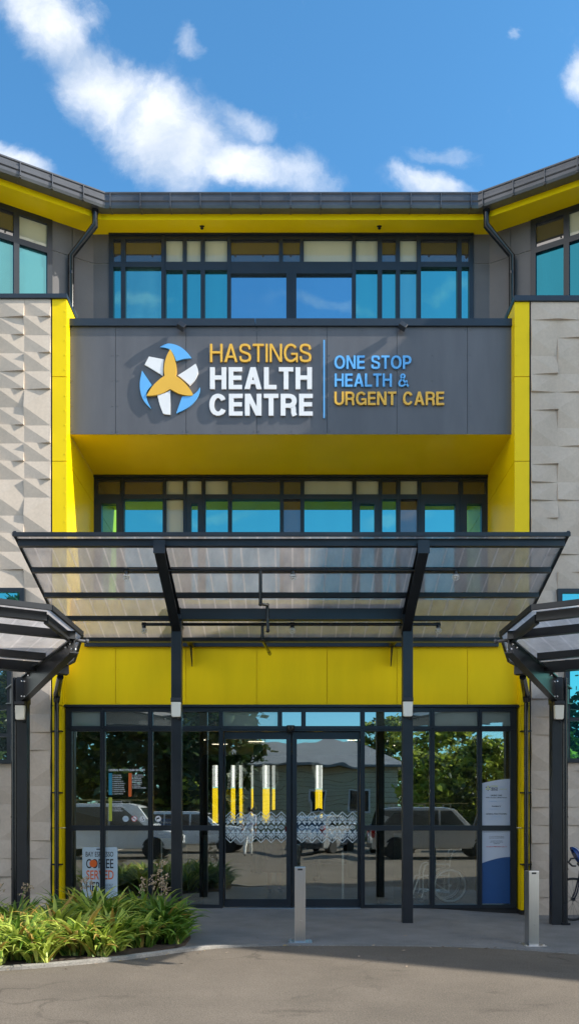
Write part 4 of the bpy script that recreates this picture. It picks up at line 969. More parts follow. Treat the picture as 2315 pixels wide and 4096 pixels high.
# post lamps
def wall_light(x, y, z, label):
    t = thing('wall_light', label, 'lamp', (x, y, z), group='bulkhead lamps on the canopy posts')
    mb = MB().use('plastic_dark'); mb.box(-0.07, 0.07, -0.02, 0.0, -0.15, 0.15)
    mb.prism([(0.0, 0.075), (-0.085, 0.075), (-0.10, 0.09), (-0.09, 0.135), (0.0, 0.15)], 'x', -0.078, 0.078); mb.build('housing', parent=t, bevel=0.005)
    mb = MB().use('lens_white'); mb.prism([(-0.066, -0.13), (-0.05, -0.145), (0.05, -0.145), (0.066, -0.13), (0.072, 0.074), (-0.072, 0.074)], 'y', -0.092, -0.0205); mb.build('lens', parent=t, bevel=0.012)
    mb = MB().use('pipe_black'); mb.tube([(0.02, -0.03, -0.145), (0.03, -0.03, -0.175), (0.065, -0.02, -0.175), (0.068, 0.01, -0.15)], 0.008, 6); mb.build('cable', parent=t)
    return t
wall_light(X(444.5, -1.93), -1.928, Zp(1781, -1.93), 'white bulkhead lamp on the left post of the entrance canopy')
wall_light(X(1024, -1.93), -1.928, Zp(1780, -1.93), 'white bulkhead lamp on the right post of the entrance canopy')
wall_light(-4.13, -1.44, Zp(1789, -1.44), 'white bulkhead lamp on the post above the planted bed')
wall_light(4.07, -1.44, Zp(1788, -1.44), 'white bulkhead lamp on the post beside the parked bicycle')

# bollards
def bollard(px, y, rz, label):
    x = X(px, y); zb = gz(x, y)
    t = thing('bollard', label, 'bollard', (x, y, zb), rz, group='steel bollards along the kerb')
    mb = MB().use('alu'); mb.box(-0.068, 0.068, -0.068, 0.068, 0.008, 0.945); mb.build('body', parent=t, bevel=0.006)
    mb = MB().use('alu'); mb.box(-0.15, 0.15, -0.12, 0.12, -0.004, 0.008); 
    for a in (-0.12, 0.12):
        for b in (-0.09, 0.09): mb.lathe([(0.014, 0.008), (0.014, 0.02), (0.0, 0.022)], 6, 'z', (a, b, 0))
    mb.build('base_plate', parent=t, bevel=0.002)
    mb = MB().use('plastic_dark'); mb.box(-0.03, 0.03, -0.0705, -0.0675, 0.905, 0.927); mb.build('label_plate', parent=t)
    mb = MB().use('alu'); mb.lathe([(0.012, 0.0), (0.010, -0.005), (0.0, -0.005)], 10, 'y', (0.01, -0.068, 0.27)); mb.build('lock', parent=t)
    return t
bollard(754.5, -3.66, 0.0, 'brushed steel bollard standing in front of the sliding doors'); bollard(1337, -3.62, R(8), 'brushed steel bollard standing near the bicycle and yellow column')

# ------------------------------------------------------------------ things behind the glass
def glasslet(name, label, cat, group=None): return None
# coffee board hanging inside the first window
CY = GY + 0.0305
t = thing('coffee_sign', 'pale blue coffee board with black and orange lettering behind the window', 'sign', (X(251, CY), CY, Zp(2261, CY)))
XW = lambda z: X(150.9 + z * 0.27645, CY); ZW_ = lambda z: Zp(1761 + z * 0.27645, CY)
mb = MB().use('print_board'); q = [(XW(203), ZW_(1360)), (XW(212), ZW_(1343)), (XW(515), ZW_(1343)), (XW(523), ZW_(1360)), (XW(523), ZW_(1782)), (XW(500), ZW_(1790)), (XW(455), ZW_(1812)), (XW(410), ZW_(1800)), (XW(320), ZW_(1800)), (XW(270), ZW_(1812)), (XW(225), ZW_(1790)), (XW(203), ZW_(1782))]
mb.prism(q, 'y', CY, CY + 0.008); world_child(mb.build('board'), t)
mb = MB().use('print_black')
for s_, m_, a in (('BAY ESPRESSO', 'print_black', (234, 486, 1430, 1384)), ('COFFEE', 'print_black', (238, 486, 1536, 1450)), ('SERVED', 'print_orange', (240, 488, 1638, 1553)), ('HERE', 'print_black', (240, 402, 1745, 1660))):
    mb.use(m_); text_mesh(mb, s_, XW(a[0]), XW(a[1]), ZW_(a[2]), ZW_(a[3]), CY - 0.002, CY + 0.001, 0.012)
mb.use('print_black'); text_mesh(mb, 'LOCALLY', XW(418), XW(482), ZW_(1700), ZW_(1676), CY - 0.002, CY + 0.001); text_mesh(mb, 'ROASTED', XW(418), XW(482), ZW_(1730), ZW_(1708), CY - 0.002, CY + 0.001)
mb.box(XW(332), XW(412), CY - 0.002, CY + 0.001, ZW_(1367), ZW_(1357))
world_child(mb.build('lettering'), t)
mb = MB().use('print_orange'); mb.lathe([(0.065, 0.0), (0.065, -0.004), (0.0, -0.004)], 20, 'y', (XW(303), CY - 0.0015, ZW_(1492))); world_child(mb.build('round_badge'), t)
# window film listing the practitioners
FY = GY + 0.036
t = thing('directory_decal', 'white lettering with teal, lime and orange suite bars on the window', 'window decal', (X(318, FY), FY - 0.004, Zp(2056, FY)))
XF = lambda z: X(150.9 + z * 0.27645, FY); ZF = lambda z: Zp(1761 + z * 0.27645, FY)
mb = MB(); yf, yb = FY - 0.003, FY + 0.003
def fb(m_, a, b, c, d): mb.use(m_); mb.box(XF(a), XF(b), yf + 0.001, yb, ZF(d), ZF(c))
for bar_ in (('print_teal', 443, 474, 668, 868), ('print_lime', 443, 474, 890, 1105), ('print_orange', 623, 652, 667, 882)): mb = MB(); fb(*bar_); world_child(mb.build('suite_bar'), t)
mb = MB().use('print_white'); text_mesh(mb, 'GENERAL PRACTITIONER SERVICES', XF(443), XF(772), ZF(650), ZF(631), yf, yb, 0.01)
ra = random.Random(3)
namesA = ['Dr TOM CURRIE', 'Dr GWENDA WARD', 'Dr LIZ WHYTE', 'Dr ANDREW HESLOP', 'Dr ALMA DEL ROSARIO', 'Dr LOUISE HAYWOOD', 'Dr CHARLOTTE ROSS', 'Dr ANDREW McMASTER', 'Dr JUSTINE McINTYRE', 'Dr ASHLEY HOOPER']
namesC = ['Dr COLIN JONES', 'Dr HOLLY RUSSELL', 'Dr CATHIE ELLIS', 'Dr RICHARD JOHNSTON', 'Dr LISA PERCY', 'Dr SANDRA SPILO']
namesB = ['Dr HOLLY DREXLER', 'Dr GRAEME McCRORY', 'Dr ALAYH NAMAN', 'Dr KAREN IRWIN', 'Dr HAYLEY PEREZ', 'Dr ALAN WRIGHT', 'Dr NAOMI BELL', 'Dr MIEKE VAN KEMPEREN']
for names, x0, z0, dz in ((namesA, 478, 683, 18.8), (namesC, 478, 924, 16.5), (namesB, 656, 682, 16.6)):
    for i, s_ in enumerate(names): text_mesh(mb, s_, XF(x0), XF(x0 + len(s_) * 6.1), ZF(z0 + i * dz + 10), ZF(z0 + i * dz), yf, yb)
world_child(mb.build('lettering'), t)
# four round stickers
for px, lab, kind in ((316, 'pale blue round window sticker at the left end of the row', 'mask'), (337.8, 'round no smoking window sticker with a red ring', 'smoke'), (359, 'round wheelchair window sticker in white', 'chair'), (397.8, 'round camera window sticker standing apart past the mullion', 'cam')):
    t = thing('window_sticker', lab, 'sticker', (X(px, FY), FY + 0.003, Zp(2060.7, FY)), group='round stickers on the window')
    r = 7.6 / 147.0
    mb = MB().use('print_white' if kind != 'mask' else 'print_board'); mb.lathe([(r, 0.001), (r, -0.0015), (0.0, -0.0015)], 28, 'y'); mb.build('disc', parent=t)
    mb = MB().use({'mask': 'print_pale', 'smoke': 'print_red', 'chair': 'print_black', 'cam': 'print_black'}[kind]); yq_ = -0.003
    if kind == 'smoke':
        ring = [(r * k * math.cos(a * math.pi / 14), r * k * math.sin(a * math.pi / 14)) for k in (1.0, 0.82) for a in range(28)]
        mb.mesh([(p[0], yq_, p[1]) for p in ring], [(a, (a + 1) % 28, 28 + (a + 1) % 28, 28 + a) for a in range(28)])
        mb.bar((-r * 0.6, yq_, r * 0.6), (r * 0.6, yq_, -r * 0.6), 0.002, 0.009, (0, 0, 1)); mb.use('print_black'); mb.box(-0.03, 0.02, yq_, -0.002, -0.006, 0.003)
    elif kind == 'mask': mb.box(-0.028, 0.028, yq_, -0.002, -0.012, 0.012)
    elif kind == 'chair':
        mb.lathe([(0.008, yq_), (0.008, -0.002)], 10, 'y', (-0.004, 0, 0.028)); mb.bar((-0.004, yq_, 0.02), (-0.002, yq_, -0.006), 0.002, 0.008, (1, 0, 0)); mb.bar((-0.002, yq_, -0.006), (0.018, yq_, -0.01), 0.002, 0.008, (0, 0, 1)); mb.bar((0.018, yq_, -0.008), (0.024, yq_, -0.03), 0.002, 0.008, (1, 0, 0))
        ring = [(-0.004 + 0.024 * k * math.cos(a * math.pi / 10 + 2.3), -0.014 + 0.024 * k * math.sin(a * math.pi / 10 + 2.3)) for k in (1.0, 0.75) for a in range(15)]
        mb.mesh([(p[0], yq_, p[1]) for p in ring], [(a, a + 1, 16 + a, 15 + a) for a in range(14)])
    else:
        mb.bar((-0.026, yq_, 0.0), (0.022, yq_, 0.014), 0.002, 0.024, (0, 0, 1)); mb.box(-0.028, -0.020, yq_, -0.002, -0.03, 0.0)
    mb.build('symbol', parent=t)
# footwear notice on a stand
NY = 0.55
t = thing('footwear_sign', 'blue notice asking visitors to remove footwear on a slim stand', 'sign', (X(406, NY), NY, 0.004))
mb = MB().use('print_blue'); mb.box(-0.2, 0.2, 0.0, 0.012, 1.17, 1.52); mb.build('board', parent=t)
mb = MB().use('print_white')
text_mesh(mb, 'Please Remove', -0.18, 0.18, 1.43, 1.475, -0.003, 0.001); text_mesh(mb, 'Dirty Footwear', -0.18, 0.18, 1.355, 1.40, -0.003, 0.001); text_mesh(mb, 'ENTRY', -0.05, 0.05, 1.24, 1.265, -0.003, 0.001); mb.build('lettering', parent=t)
mb = MB().use('chrome'); mb.tube([(0, 0.02, 1.2), (0, 0.02, 0.02)], 0.014, 10); mb.lathe([(0.15, 0.0), (0.15, 0.012), (0.02, 0.03)], 20, 'z', (0, 0.02, 0)); mb.build('stand', parent=t, smooth=40)
# opening hours panel filling the last window
HY_ = GY + 0.034
t = thing('notice_panel', 'tall white opening hours panel with a blue wave in the last window', 'notice', (X(1248, HY_), HY_, 0.05))
XH = lambda z: X((1920 + z * 140 / 633.0) / 1.59, HY_); ZH = lambda z: Zp((3050 + z * 140 / 633.0) / 1.59, HY_)
arc = lambda za, zb, n=10: [(XH(34 + (547 - 34) * i / n), ZH(za + (zb - za) * math.sin(i / n * math.pi / 2))) for i in range(n + 1)]
mb = MB().use('film_pale'); up_ = arc(380, 303); mb.prism([(XH(34), ZH(1826) ), ] + up_ + [p for p in reversed(arc(1826, 1715))][:-1], 'y', HY_, HY_ + 0.004); world_child(mb.build('panel'), t)
mb = MB().use('film_blue'); mb.prism([(XH(34), ZH(2560))] + arc(1827, 1716) + [(XH(547), ZH(2560))], 'y', HY_, HY_ + 0.004); world_child(mb.build('blue_wave'), t)
mb = MB(); ya, yb2 = HY_ - 0.002, HY_ + 0.001
for s_, m_, a, bo in (('HASTINGS', 'print_lime', (190, 315, 447, 424), 0), ('HEALTH', 'print_black', (190, 315, 484, 455), 0.02), ('CENTRE', 'print_black', (190, 315, 516, 488), 0.02), ('ONE STOP', 'print_pale', (345, 430, 450, 437), 0), ('HEALTH &', 'print_pale', (345, 430, 472, 459), 0), ('URGENT CARE', 'print_lime', (345, 478, 496, 482), 0),
        ('URGENT CARE', 'print_black', (190, 393, 616, 588), 0.015), ('Walk in Accident & Medical Service', 'print_black', (98, 485, 650, 630), 0.01), ('8AM-8PM, 7 DAYS', 'print_pale', (152, 430, 728, 694), 0.01), ('PHARMACY', 'print_black', (208, 374, 812, 786), 0.015), ('8AM-8PM, 7 DAYS', 'print_pale', (152, 430, 866, 832), 0.01),
        ('GENERAL PRACTITIONERS', 'print_black', (105, 480, 950, 924), 0.015), ('8AM-5PM', 'print_pale', (217, 368, 1003, 970), 0.01), ('MONDAY- FRIDAY', 'print_pale', (163, 420, 1042, 1020), 0.01),
        ('If we are closed please ring our', 'print_black', (160, 428, 1354, 1338), 0), ('after hours service 06 8738 999', 'print_black', (160, 432, 1380, 1364), 0), ("or Hawke's Bay Hospital", 'print_black', (190, 396, 1432, 1416), 0), ('398 Omahu Road, Hastings', 'print_black', (180, 412, 1456, 1440), 0), ('06 8788 109', 'print_black', (242, 348, 1482, 1466), 0), ('IN CASE OF EMERGENCY CALL 111', 'print_red', (112, 480, 1540, 1520), 0.01)):
    mb.use(m_); text_mesh(mb, s_, XH(a[0]), XH(a[1]), ZH(a[2]), ZH(a[3]), ya, yb2, bo)
world_child(mb.build('lettering'), t)
mb = MB()
for k in range(3):
    a = math.pi / 2 + k * 2 * math.pi / 3; cxl, czl = XH(140), ZH(472); r = 0.05
    e = lambda rr, aa: (cxl + rr * math.cos(aa), czl + rr * math.sin(aa))
    mb.use('print_lime'); mb.prism([e(0, 0), e(r * 0.6, a - 0.4), e(r, a), e(r * 0.6, a + 0.4)], 'y', ya, yb2)
    mb.use('print_black'); mb.prism([e(r * 0.3, a + 1.05), e(r * 0.9, a + 0.8), e(r * 0.9, a + 1.3)], 'y', ya, yb2)
    mb.use('print_pale'); mb.prism([e(r * 0.95, a + 0.2), e(r * 1.15, a + 0.45), e(r * 1.05, a + 0.75), e(r * 0.95, a + 0.45)], 'y', ya, yb2)
world_child(mb.build('emblem'), t)
# barrier post
t = thing('barrier_post', 'slim chrome barrier post on a round base inside the doors', 'barrier post', (X(862, 0.8), 0.8, 0.004))
mb = MB().use('chrome'); mb.tube([(0, 0, 0.02), (0, 0, 0.98)], 0.022, 14); mb.build('pole', parent=t, smooth=40)
mb = MB().use('chrome'); mb.lathe([(0.17, 0.0), (0.17, 0.012), (0.12, 0.028), (0.03, 0.04)], 24, 'z'); mb.build('base', parent=t, smooth=30)
mb = MB().use('plastic_dark'); mb.lathe([(0.03, 0.0), (0.035, 0.02), (0.035, 0.07), (0.02, 0.08)], 16, 'z', (0, 0, 0.93)); mb.build('head', parent=t, smooth=40)
# ------------------------------------------------------------------ wheelchair, bicycle, helmet
def wheel_mesh(mb, c, r, tube_r, axis_y=True, tyre='rubber', spokes=20, hub=0.03, rim='chrome', nseg=40):
    c = Vector(c)
    ring = [c + Vector((r * math.cos(2*math.pi*k/nseg), 0, r * math.sin(2*math.pi*k/nseg))) for k in range(nseg)]
    def torus(R_, t_, m_):
        mb.use(m_); b = len(mb.v); sg = 8
        for k in range(nseg):
            a = 2*math.pi*k/nseg
            for j in range(sg):
                e = 2*math.pi*j/sg; rr = R_ + t_ * math.cos(e)
                mb.v.append((c.x + rr*math.cos(a), c.y + t_*math.sin(e), c.z + rr*math.sin(a)))
        for k in range(nseg):
            for j in range(sg):
                mb.f.append((b+k*sg+j, b+((k+1)%nseg)*sg+j, b+((k+1)%nseg)*sg+(j+1)%sg, b+k*sg+(j+1)%sg)); mb.m.append(mb.cur)
    torus(r - tube_r, tube_r, tyre); torus(r - 2.1 * tube_r, tube_r * 0.6, rim)
    mb.use(rim); mb.lathe([(hub, -0.03), (hub, 0.03)], 12, 'y', c)
    for k in range(spokes):
        a = 2*math.pi*k/spokes + 0.05; o = 0.02 * (1 if k % 2 else -1)
        mb.tube([c + Vector((hub*math.cos(a+0.6*(1 if k%4<2 else -1)), o, hub*math.sin(a+0.6*(1 if k%4<2 else -1)))), c + Vector(((r-2*tube_r)*math.cos(a), 0, (r-2*tube_r)*math.sin(a)))], 0.0016, 4, cap=False)
WX_, WY_ = X(1130, 0.62), 0.62
t = thing('wheelchair', 'folding chrome wheelchair parked just inside the window', 'wheelchair', (WX_, WY_, 0.004))
for dy in (0.0, 0.52):
    mb = MB(); wheel_mesh(mb, (0, dy, 0.325), 0.325, 0.014, spokes=18); mb.use('chrome')
    nseg = 36; pts = [(0.27*math.cos(2*math.pi*k/nseg), dy - 0.045 if dy == 0 else dy + 0.045, 0.325 + 0.27*math.sin(2*math.pi*k/nseg)) for k in range(nseg + 1)]
    mb.tube(pts, 0.014, 8, cap=False); mb.build('wheel', parent=t, smooth=50)
    mb = MB(); wheel_mesh(mb, (-0.50, dy + (0.03 if dy == 0 else -0.03), 0.10), 0.10, 0.014, spokes=5, rim='plastic_dark', nseg=24); mb.use('chrome'); yy = dy + (0.03 if dy == 0 else -0.03)
    mb.tube([(-0.50, yy - 0.025, 0.10), (-0.46, yy - 0.025, 0.22), (-0.46, yy, 0.30)], 0.010, 8); mb.build('caster', parent=t, smooth=50)
mb = MB().use('chrome')
for dy in (0.05, 0.47):
    mb.tube([(0.16, dy, 0.96), (0.09, dy, 0.94), (0.03, dy, 0.80), (0.0, dy, 0.50), (0.0, dy, 0.18)], 0.015, 8)
    mb.tube([(0.02, dy, 0.50), (-0.46, dy, 0.50)], 0.015, 8); mb.tube([(0.0, dy, 0.20), (-0.46, dy, 0.22)], 0.015, 8)
    mb.tube([(0.0, dy, 0.70), (-0.34, dy, 0.71), (-0.42, dy, 0.68), (-0.46, dy, 0.55), (-0.46, dy, 0.20)], 0.015, 8)
    mb.tube([(-0.46, dy, 0.48), (-0.54, dy, 0.46), (-0.66, dy, 0.12)], 0.015, 8); mb.box(-0.80, -0.62, dy - 0.02 if dy < 0.2 else dy - 0.13, dy + 0.13 if dy < 0.2 else dy + 0.02, 0.10, 0.115)
mb.tube([(0.0, 0.05, 0.2), (-0.4, 0.47, 0.48)], 0.013, 8); mb.tube([(0.0, 0.47, 0.2), (-0.4, 0.05, 0.48)], 0.013, 8); mb.build('frame', parent=t, smooth=50)
mb = MB().use('plastic_dark'); mb.box(-0.44, 0.0, 0.06, 0.46, 0.49, 0.515); mb.build('seat', parent=t, bevel=0.01)
mb = MB().use('plastic_dark'); mb.mesh([(0.0, 0.05, 0.52), (0.0, 0.47, 0.52), (0.035, 0.47, 0.88), (0.035, 0.05, 0.88), (0.015, 0.05, 0.52), (0.015, 0.47, 0.52), (0.05, 0.47, 0.88), (0.05, 0.05, 0.88)], [(0,1,2,3),(7,6,5,4),(0,4,5,1),(1,5,6,2),(2,6,7,3),(3,7,4,0)]); mb.build('backrest', parent=t)
mb = MB().use('plastic_dark')
for dy in (0.05, 0.47): mb.box(-0.32, -0.04, dy - 0.025, dy + 0.025, 0.712, 0.735); mb.tube([(0.13, dy, 0.955), (0.22, dy, 0.965)], 0.017, 8)
mb.build('armrest', parent=t, bevel=0.004)

mat('bike_paint', (0.012, 0.016, 0.04), 0.25, namt=0.05); mat('helmet_blue', (0.010, 0.05, 0.24), 0.25, namt=0.05); mat('helmet_white', (0.75, 0.76, 0.80), 0.3, namt=0.03)
BX, BYY = X(1441, -0.95), -0.95
t = thing('bicycle', 'dark road bicycle leaning by the precast wall behind the post', 'bicycle', (BX, BYY, gz(BX, BYY)))
for dx in (0.0, 1.0):
    mb = MB(); wheel_mesh(mb, (dx, 0, 0.345), 0.345, 0.014, spokes=24, rim='plastic_dark'); mb.build('wheel', parent=t, smooth=50)
mb = MB().use('bike_paint')
for dy in (-0.05, 0.05): mb.tube([(0.0, dy, 0.345), (0.05, dy, 0.46), (0.105, dy * 0.6, 0.70)], 0.013, 8)
mb.tube([(0.105, 0, 0.70), (0.115, 0, 0.80)], 0.022, 10); mb.build('fork', parent=t, smooth=50)
mb = MB().use('bike_paint'); hd, hd2, bbk, st = Vector((0.115, 0, 0.78)), Vector((0.145, 0, 0.90)), Vector((0.58, 0, 0.28)), Vector((0.72, 0, 0.86))
mb.tube([hd - Vector((0.01, 0, 0.06)), hd2], 0.020, 10); mb.tube([hd, bbk], 0.020, 10); mb.tube([hd2, st], 0.016, 10); mb.tube([bbk, st + Vector((0.03, 0, 0.1))], 0.016, 10)
for dy in (-0.06, 0.06): mb.tube([bbk, (1.0, dy, 0.345)], 0.010, 8); mb.tube([st, (1.0, dy, 0.345)], 0.009, 8)
mb.build('frame', parent=t, smooth=50)
mb = MB().use('plastic_dark'); 
for sg in (-1, 1): mb.tube([(0.11, 0, 0.99), (0.11, 0.2 * sg, 0.99), (0.04, 0.21 * sg, 0.98), (0.0, 0.21 * sg, 0.92), (0.06, 0.21 * sg, 0.86), (0.12, 0.21 * sg, 0.86)], 0.014, 8)
mb.tube([hd2, (0.16, 0, 0.98), (0.10, 0, 0.99)], 0.016, 8); mb.build('handlebar', parent=t, smooth=50)
mb = MB().use('plastic_dark'); mb.blob((0.80, 0, 1.0), (0.13, 0.06, 0.03), 2); mb.tube([st, (0.77, 0, 0.99)], 0.014, 8); mb.build('saddle', parent=t, smooth=60)
mb = MB().use('chrome'); mb.lathe([(0.09, -0.05), (0.09, -0.045)], 24, 'y', bbk); mb.bar(bbk + Vector((0, -0.06, 0)), bbk + Vector((0.12, -0.06, -0.12)), 0.015, 0.02); mb.build('crank', parent=t)
# helmet hanging on the bar
hx, hy, hz = X(1444, -1.12), -1.13, Zp(2153, -1.12)
t = thing('bicycle_helmet', 'blue and white vented helmet hanging from the bicycle handlebar', 'helmet', (hx, hy, hz - 0.14))
q = Matrix.Rotation(R(-28), 4, 'Y') @ Matrix.Rotation(R(90), 4, 'Y')
def helm(mb, k0, k1, a0, a1, r=1.0, n=10):
    """a strip of the shell between two angles round the long axis"""
    vs = []
    for i in range(n + 1):
        u = k0 + (k1 - k0) * i / n
        for a in (a0, a1):
            for rr in (r, r - 0.10):
                th_ = math.pi * u
                vs.append(q @ Vector((0.145 * math.cos(th_) * rr, 0.095 * math.sin(th_) * math.cos(a) * rr, 0.115 * math.sin(th_) * math.sin(a) * rr)) + Vector((0, 0, 0.14)))
    mb.mesh(vs, [f for i in range(n) for f in ((4*i, 4*i+4, 4*i+6, 4*i+2), (4*i+1, 4*i+3, 4*i+7, 4*i+5), (4*i, 4*i+1, 4*i+5, 4*i+4), (4*i+2, 4*i+6, 4*i+7, 4*i+3))])
mb = MB().use('helmet_blue')
for k in range(9):
    a = 0.02 + k * (math.pi - 0.04) / 9; mb.use('helmet_white' if k in (2, 4, 6) else 'helmet_blue'); helm(mb, 0.04, 0.96, a, a + (math.pi - 0.04) / 9 * (0.62 if 0 < k < 8 else 1.0))
mb.use('helmet_blue'); helm(mb, 0.40, 0.60, 0.0, math.pi, 0.985, 6); helm(mb, 0.04, 0.2, 0.0, math.pi, 0.985, 4); helm(mb, 0.82, 0.96, 0.0, math.pi, 0.985, 4)
mb.build('shell', parent=t, smooth=40)
mb = MB().use('plastic_dark')
mb.tube([(0.02, 0.07, 0.14), (0.07, 0.03, 0.10), (0.10, 0.0, 0.09)], 0.006, 6); mb.tube([(0.02, -0.07, 0.14), (0.07, -0.03, 0.10), (0.10, 0.0, 0.09)], 0.006, 6); mb.build('strap', parent=t)

# ------------------------------------------------------------------ planted bed
def lily(i, x, y, size, nleaf, mats, seed, label, stems=0, sun=0.5):
    size *= 1.18; nleaf = int(nleaf * 1.5); y -= 0.09 if 'kerb' in label else 0; stems = stems if stems > 2 else stems // 2
    r = random.Random(seed); z0 = gz(x, y) + 0.03
    t = thing('lily_clump', label, 'lily plant', (x, y, z0), group='strap leaved lilies in the bed')
    mb = MB()
    for k in range(nleaf):
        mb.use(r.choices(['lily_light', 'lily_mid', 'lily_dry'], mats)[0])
        a = r.uniform(0, 2*math.pi); L_ = size * r.uniform(0.6, 1.1); wd = r.uniform(0.018, 0.033) * (0.7 + 0.4 * size)
        lean = r.uniform(0.25, 1.5); droop = r.uniform(1.0, 2.5)
        p = Vector((r.uniform(-.11, .11), r.uniform(-.11, .11), 0)); ang = lean * 0.45; d = Vector((math.cos(a), math.sin(a), 0)); sd = Vector((-d.y, d.x, 0)); tw = r.uniform(-0.5, 0.5)
        n = 7; vs = []
        for q_ in range(n + 1):
            u = q_ / n; w = wd * (0.55 + 1.6 * u * (1 - u) ** 0.75 * 1.5) * (1 - u ** 3.0) + 0.0006
            up_ = Vector((-d.x * math.sin(ang) * -1, -d.y * math.sin(ang) * -1, 0)); nrm = (Vector((0, 0, 1)) * math.sin(ang) - d * math.cos(ang))
            e = (sd * math.cos(tw * u) + nrm * math.sin(tw * u))
            vs += [p - e * w - nrm * 0.2 * w, p + nrm * 0.25 * w, p + e * w - nrm * 0.2 * w]
            step = L_ / n; p = p + (d * math.sin(ang) + Vector((0, 0, 1)) * math.cos(ang)) * step; ang += droop / n * (0.35 + 1.3 * u)
            if p.z < 0.01: p.z = 0.01
        mb.mesh(vs, [f for q_ in range(n) for f in ((3*q_, 3*q_+1, 3*q_+4, 3*q_+3), (3*q_+1, 3*q_+2, 3*q_+5, 3*q_+4))])
    mb.build('leaves', parent=t, smooth=60, recalc=False)
    for k in range(stems):
        mb = MB().use('stalk'); a = r.uniform(0, 6.28); h = size * r.uniform(0.95, 1.3); dx = Vector((math.cos(a), math.sin(a), 0)) * r.uniform(0.05, 0.25)
        pts = [Vector((0, 0, 0.05)), dx * 0.3 + Vector((0, 0, h * 0.5)), dx * 0.8 + Vector((0, 0, h * 0.8)), dx * 1.3 + Vector((0, 0, h))]
        mb.tube(pts, 0.005, 5)
        for b in range(9):
            u = 0.62 + 0.38 * b / 9; base = pts[2].lerp(pts[3], (u - 0.62) / 0.38)
            aa = r.uniform(0, 6.28); tipp = base + Vector((math.cos(aa) * 0.09, math.sin(aa) * 0.09, r.uniform(-0.02, 0.06))) * (1.25 - 0.5 * b / 9)
            mb.use('stalk'); mb.tube([base, base.lerp(tipp, 0.5) + Vector((0, 0, 0.012)), tipp], 0.0022, 3)
            mb.use('seed')
            for _ in range(6):
                f = r.uniform(0.25, 1.0); c = base.lerp(tipp, f) + Vector((r.uniform(-.014, .014), r.uniform(-.014, .014), r.uniform(-.025, .008))); rr = r.uniform(0.006, 0.0105)
                mb.blob(c, (rr, rr, rr * 1.3), 1)
        mb.build('flower_stem', parent=t)
    return t
LILY = [ (-1.46, -3.98, 0.36, 50, (1, 9, 0.3), 0, 'low dark lily clump at the very tip of the bed'), (-1.50, -3.30, 0.44, 50, (1, 9, 0.3), 0, 'low dark lily clump beside the left canopy post'), (-2.15, -4.72, 0.46, 65, (8, 2, 0.8), 0, 'low sunlit lily clump hanging over the kerb beside the shadow edge'), (-2.72, -5.02, 0.44, 65, (8, 2, 0.8), 0, 'low sunlit lily clump on the kerb below the boulder'), (-3.18, -5.16, 0.44, 65, (8, 2, 1.0), 0, 'low sunlit lily clump with a dry leaf at the kerb on the left'), (-3.70, -5.22, 0.46, 65, (8, 2, 0.8), 0, 'leftmost low lily clump on the kerb'), # x, y, size, leaves, palette (paler leaves for sun, darker for shade), stems, label
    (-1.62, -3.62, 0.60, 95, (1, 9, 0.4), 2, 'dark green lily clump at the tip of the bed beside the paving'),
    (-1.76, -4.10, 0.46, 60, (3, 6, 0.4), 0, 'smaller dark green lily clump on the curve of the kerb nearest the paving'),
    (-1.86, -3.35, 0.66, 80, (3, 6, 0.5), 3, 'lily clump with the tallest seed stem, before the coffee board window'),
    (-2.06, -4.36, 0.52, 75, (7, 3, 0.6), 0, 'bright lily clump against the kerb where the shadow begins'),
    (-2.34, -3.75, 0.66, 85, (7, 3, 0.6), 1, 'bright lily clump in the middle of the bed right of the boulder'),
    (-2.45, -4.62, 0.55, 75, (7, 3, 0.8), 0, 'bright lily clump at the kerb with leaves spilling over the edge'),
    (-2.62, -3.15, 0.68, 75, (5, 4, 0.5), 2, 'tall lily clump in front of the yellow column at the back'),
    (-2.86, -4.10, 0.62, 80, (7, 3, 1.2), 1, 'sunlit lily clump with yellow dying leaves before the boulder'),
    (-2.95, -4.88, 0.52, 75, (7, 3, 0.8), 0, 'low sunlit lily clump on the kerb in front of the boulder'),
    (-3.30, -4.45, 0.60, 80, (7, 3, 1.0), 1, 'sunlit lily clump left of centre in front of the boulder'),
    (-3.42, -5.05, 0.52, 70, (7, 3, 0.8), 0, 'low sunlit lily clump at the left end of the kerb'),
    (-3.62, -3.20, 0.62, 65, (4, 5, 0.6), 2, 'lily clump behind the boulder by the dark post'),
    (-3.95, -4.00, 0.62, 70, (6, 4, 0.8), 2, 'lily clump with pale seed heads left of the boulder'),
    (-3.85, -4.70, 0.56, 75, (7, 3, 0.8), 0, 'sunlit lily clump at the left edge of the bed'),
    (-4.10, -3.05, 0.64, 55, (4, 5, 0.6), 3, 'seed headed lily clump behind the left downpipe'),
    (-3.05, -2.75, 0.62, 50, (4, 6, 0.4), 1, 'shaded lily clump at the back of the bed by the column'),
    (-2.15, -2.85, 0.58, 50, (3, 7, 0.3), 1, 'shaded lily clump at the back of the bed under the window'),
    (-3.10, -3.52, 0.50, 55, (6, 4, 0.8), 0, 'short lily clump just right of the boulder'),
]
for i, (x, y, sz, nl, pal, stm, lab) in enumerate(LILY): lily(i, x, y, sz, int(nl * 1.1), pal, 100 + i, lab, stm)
rb = random.Random(12)
mb = MB().use('rock'); mb.blob((0, 0, 0.16), (0.27, 0.2, 0.20), 3, 0.035, rb); o = mb.build('boulder', smooth=80, loc=(X(78, -3.75), -3.75, gz(-3.5, -3.75) + 0.02)); tag(o, 'rough pinkish brown boulder lying among the lilies', 'boulder')
rl = random.Random(77); mb = MB()
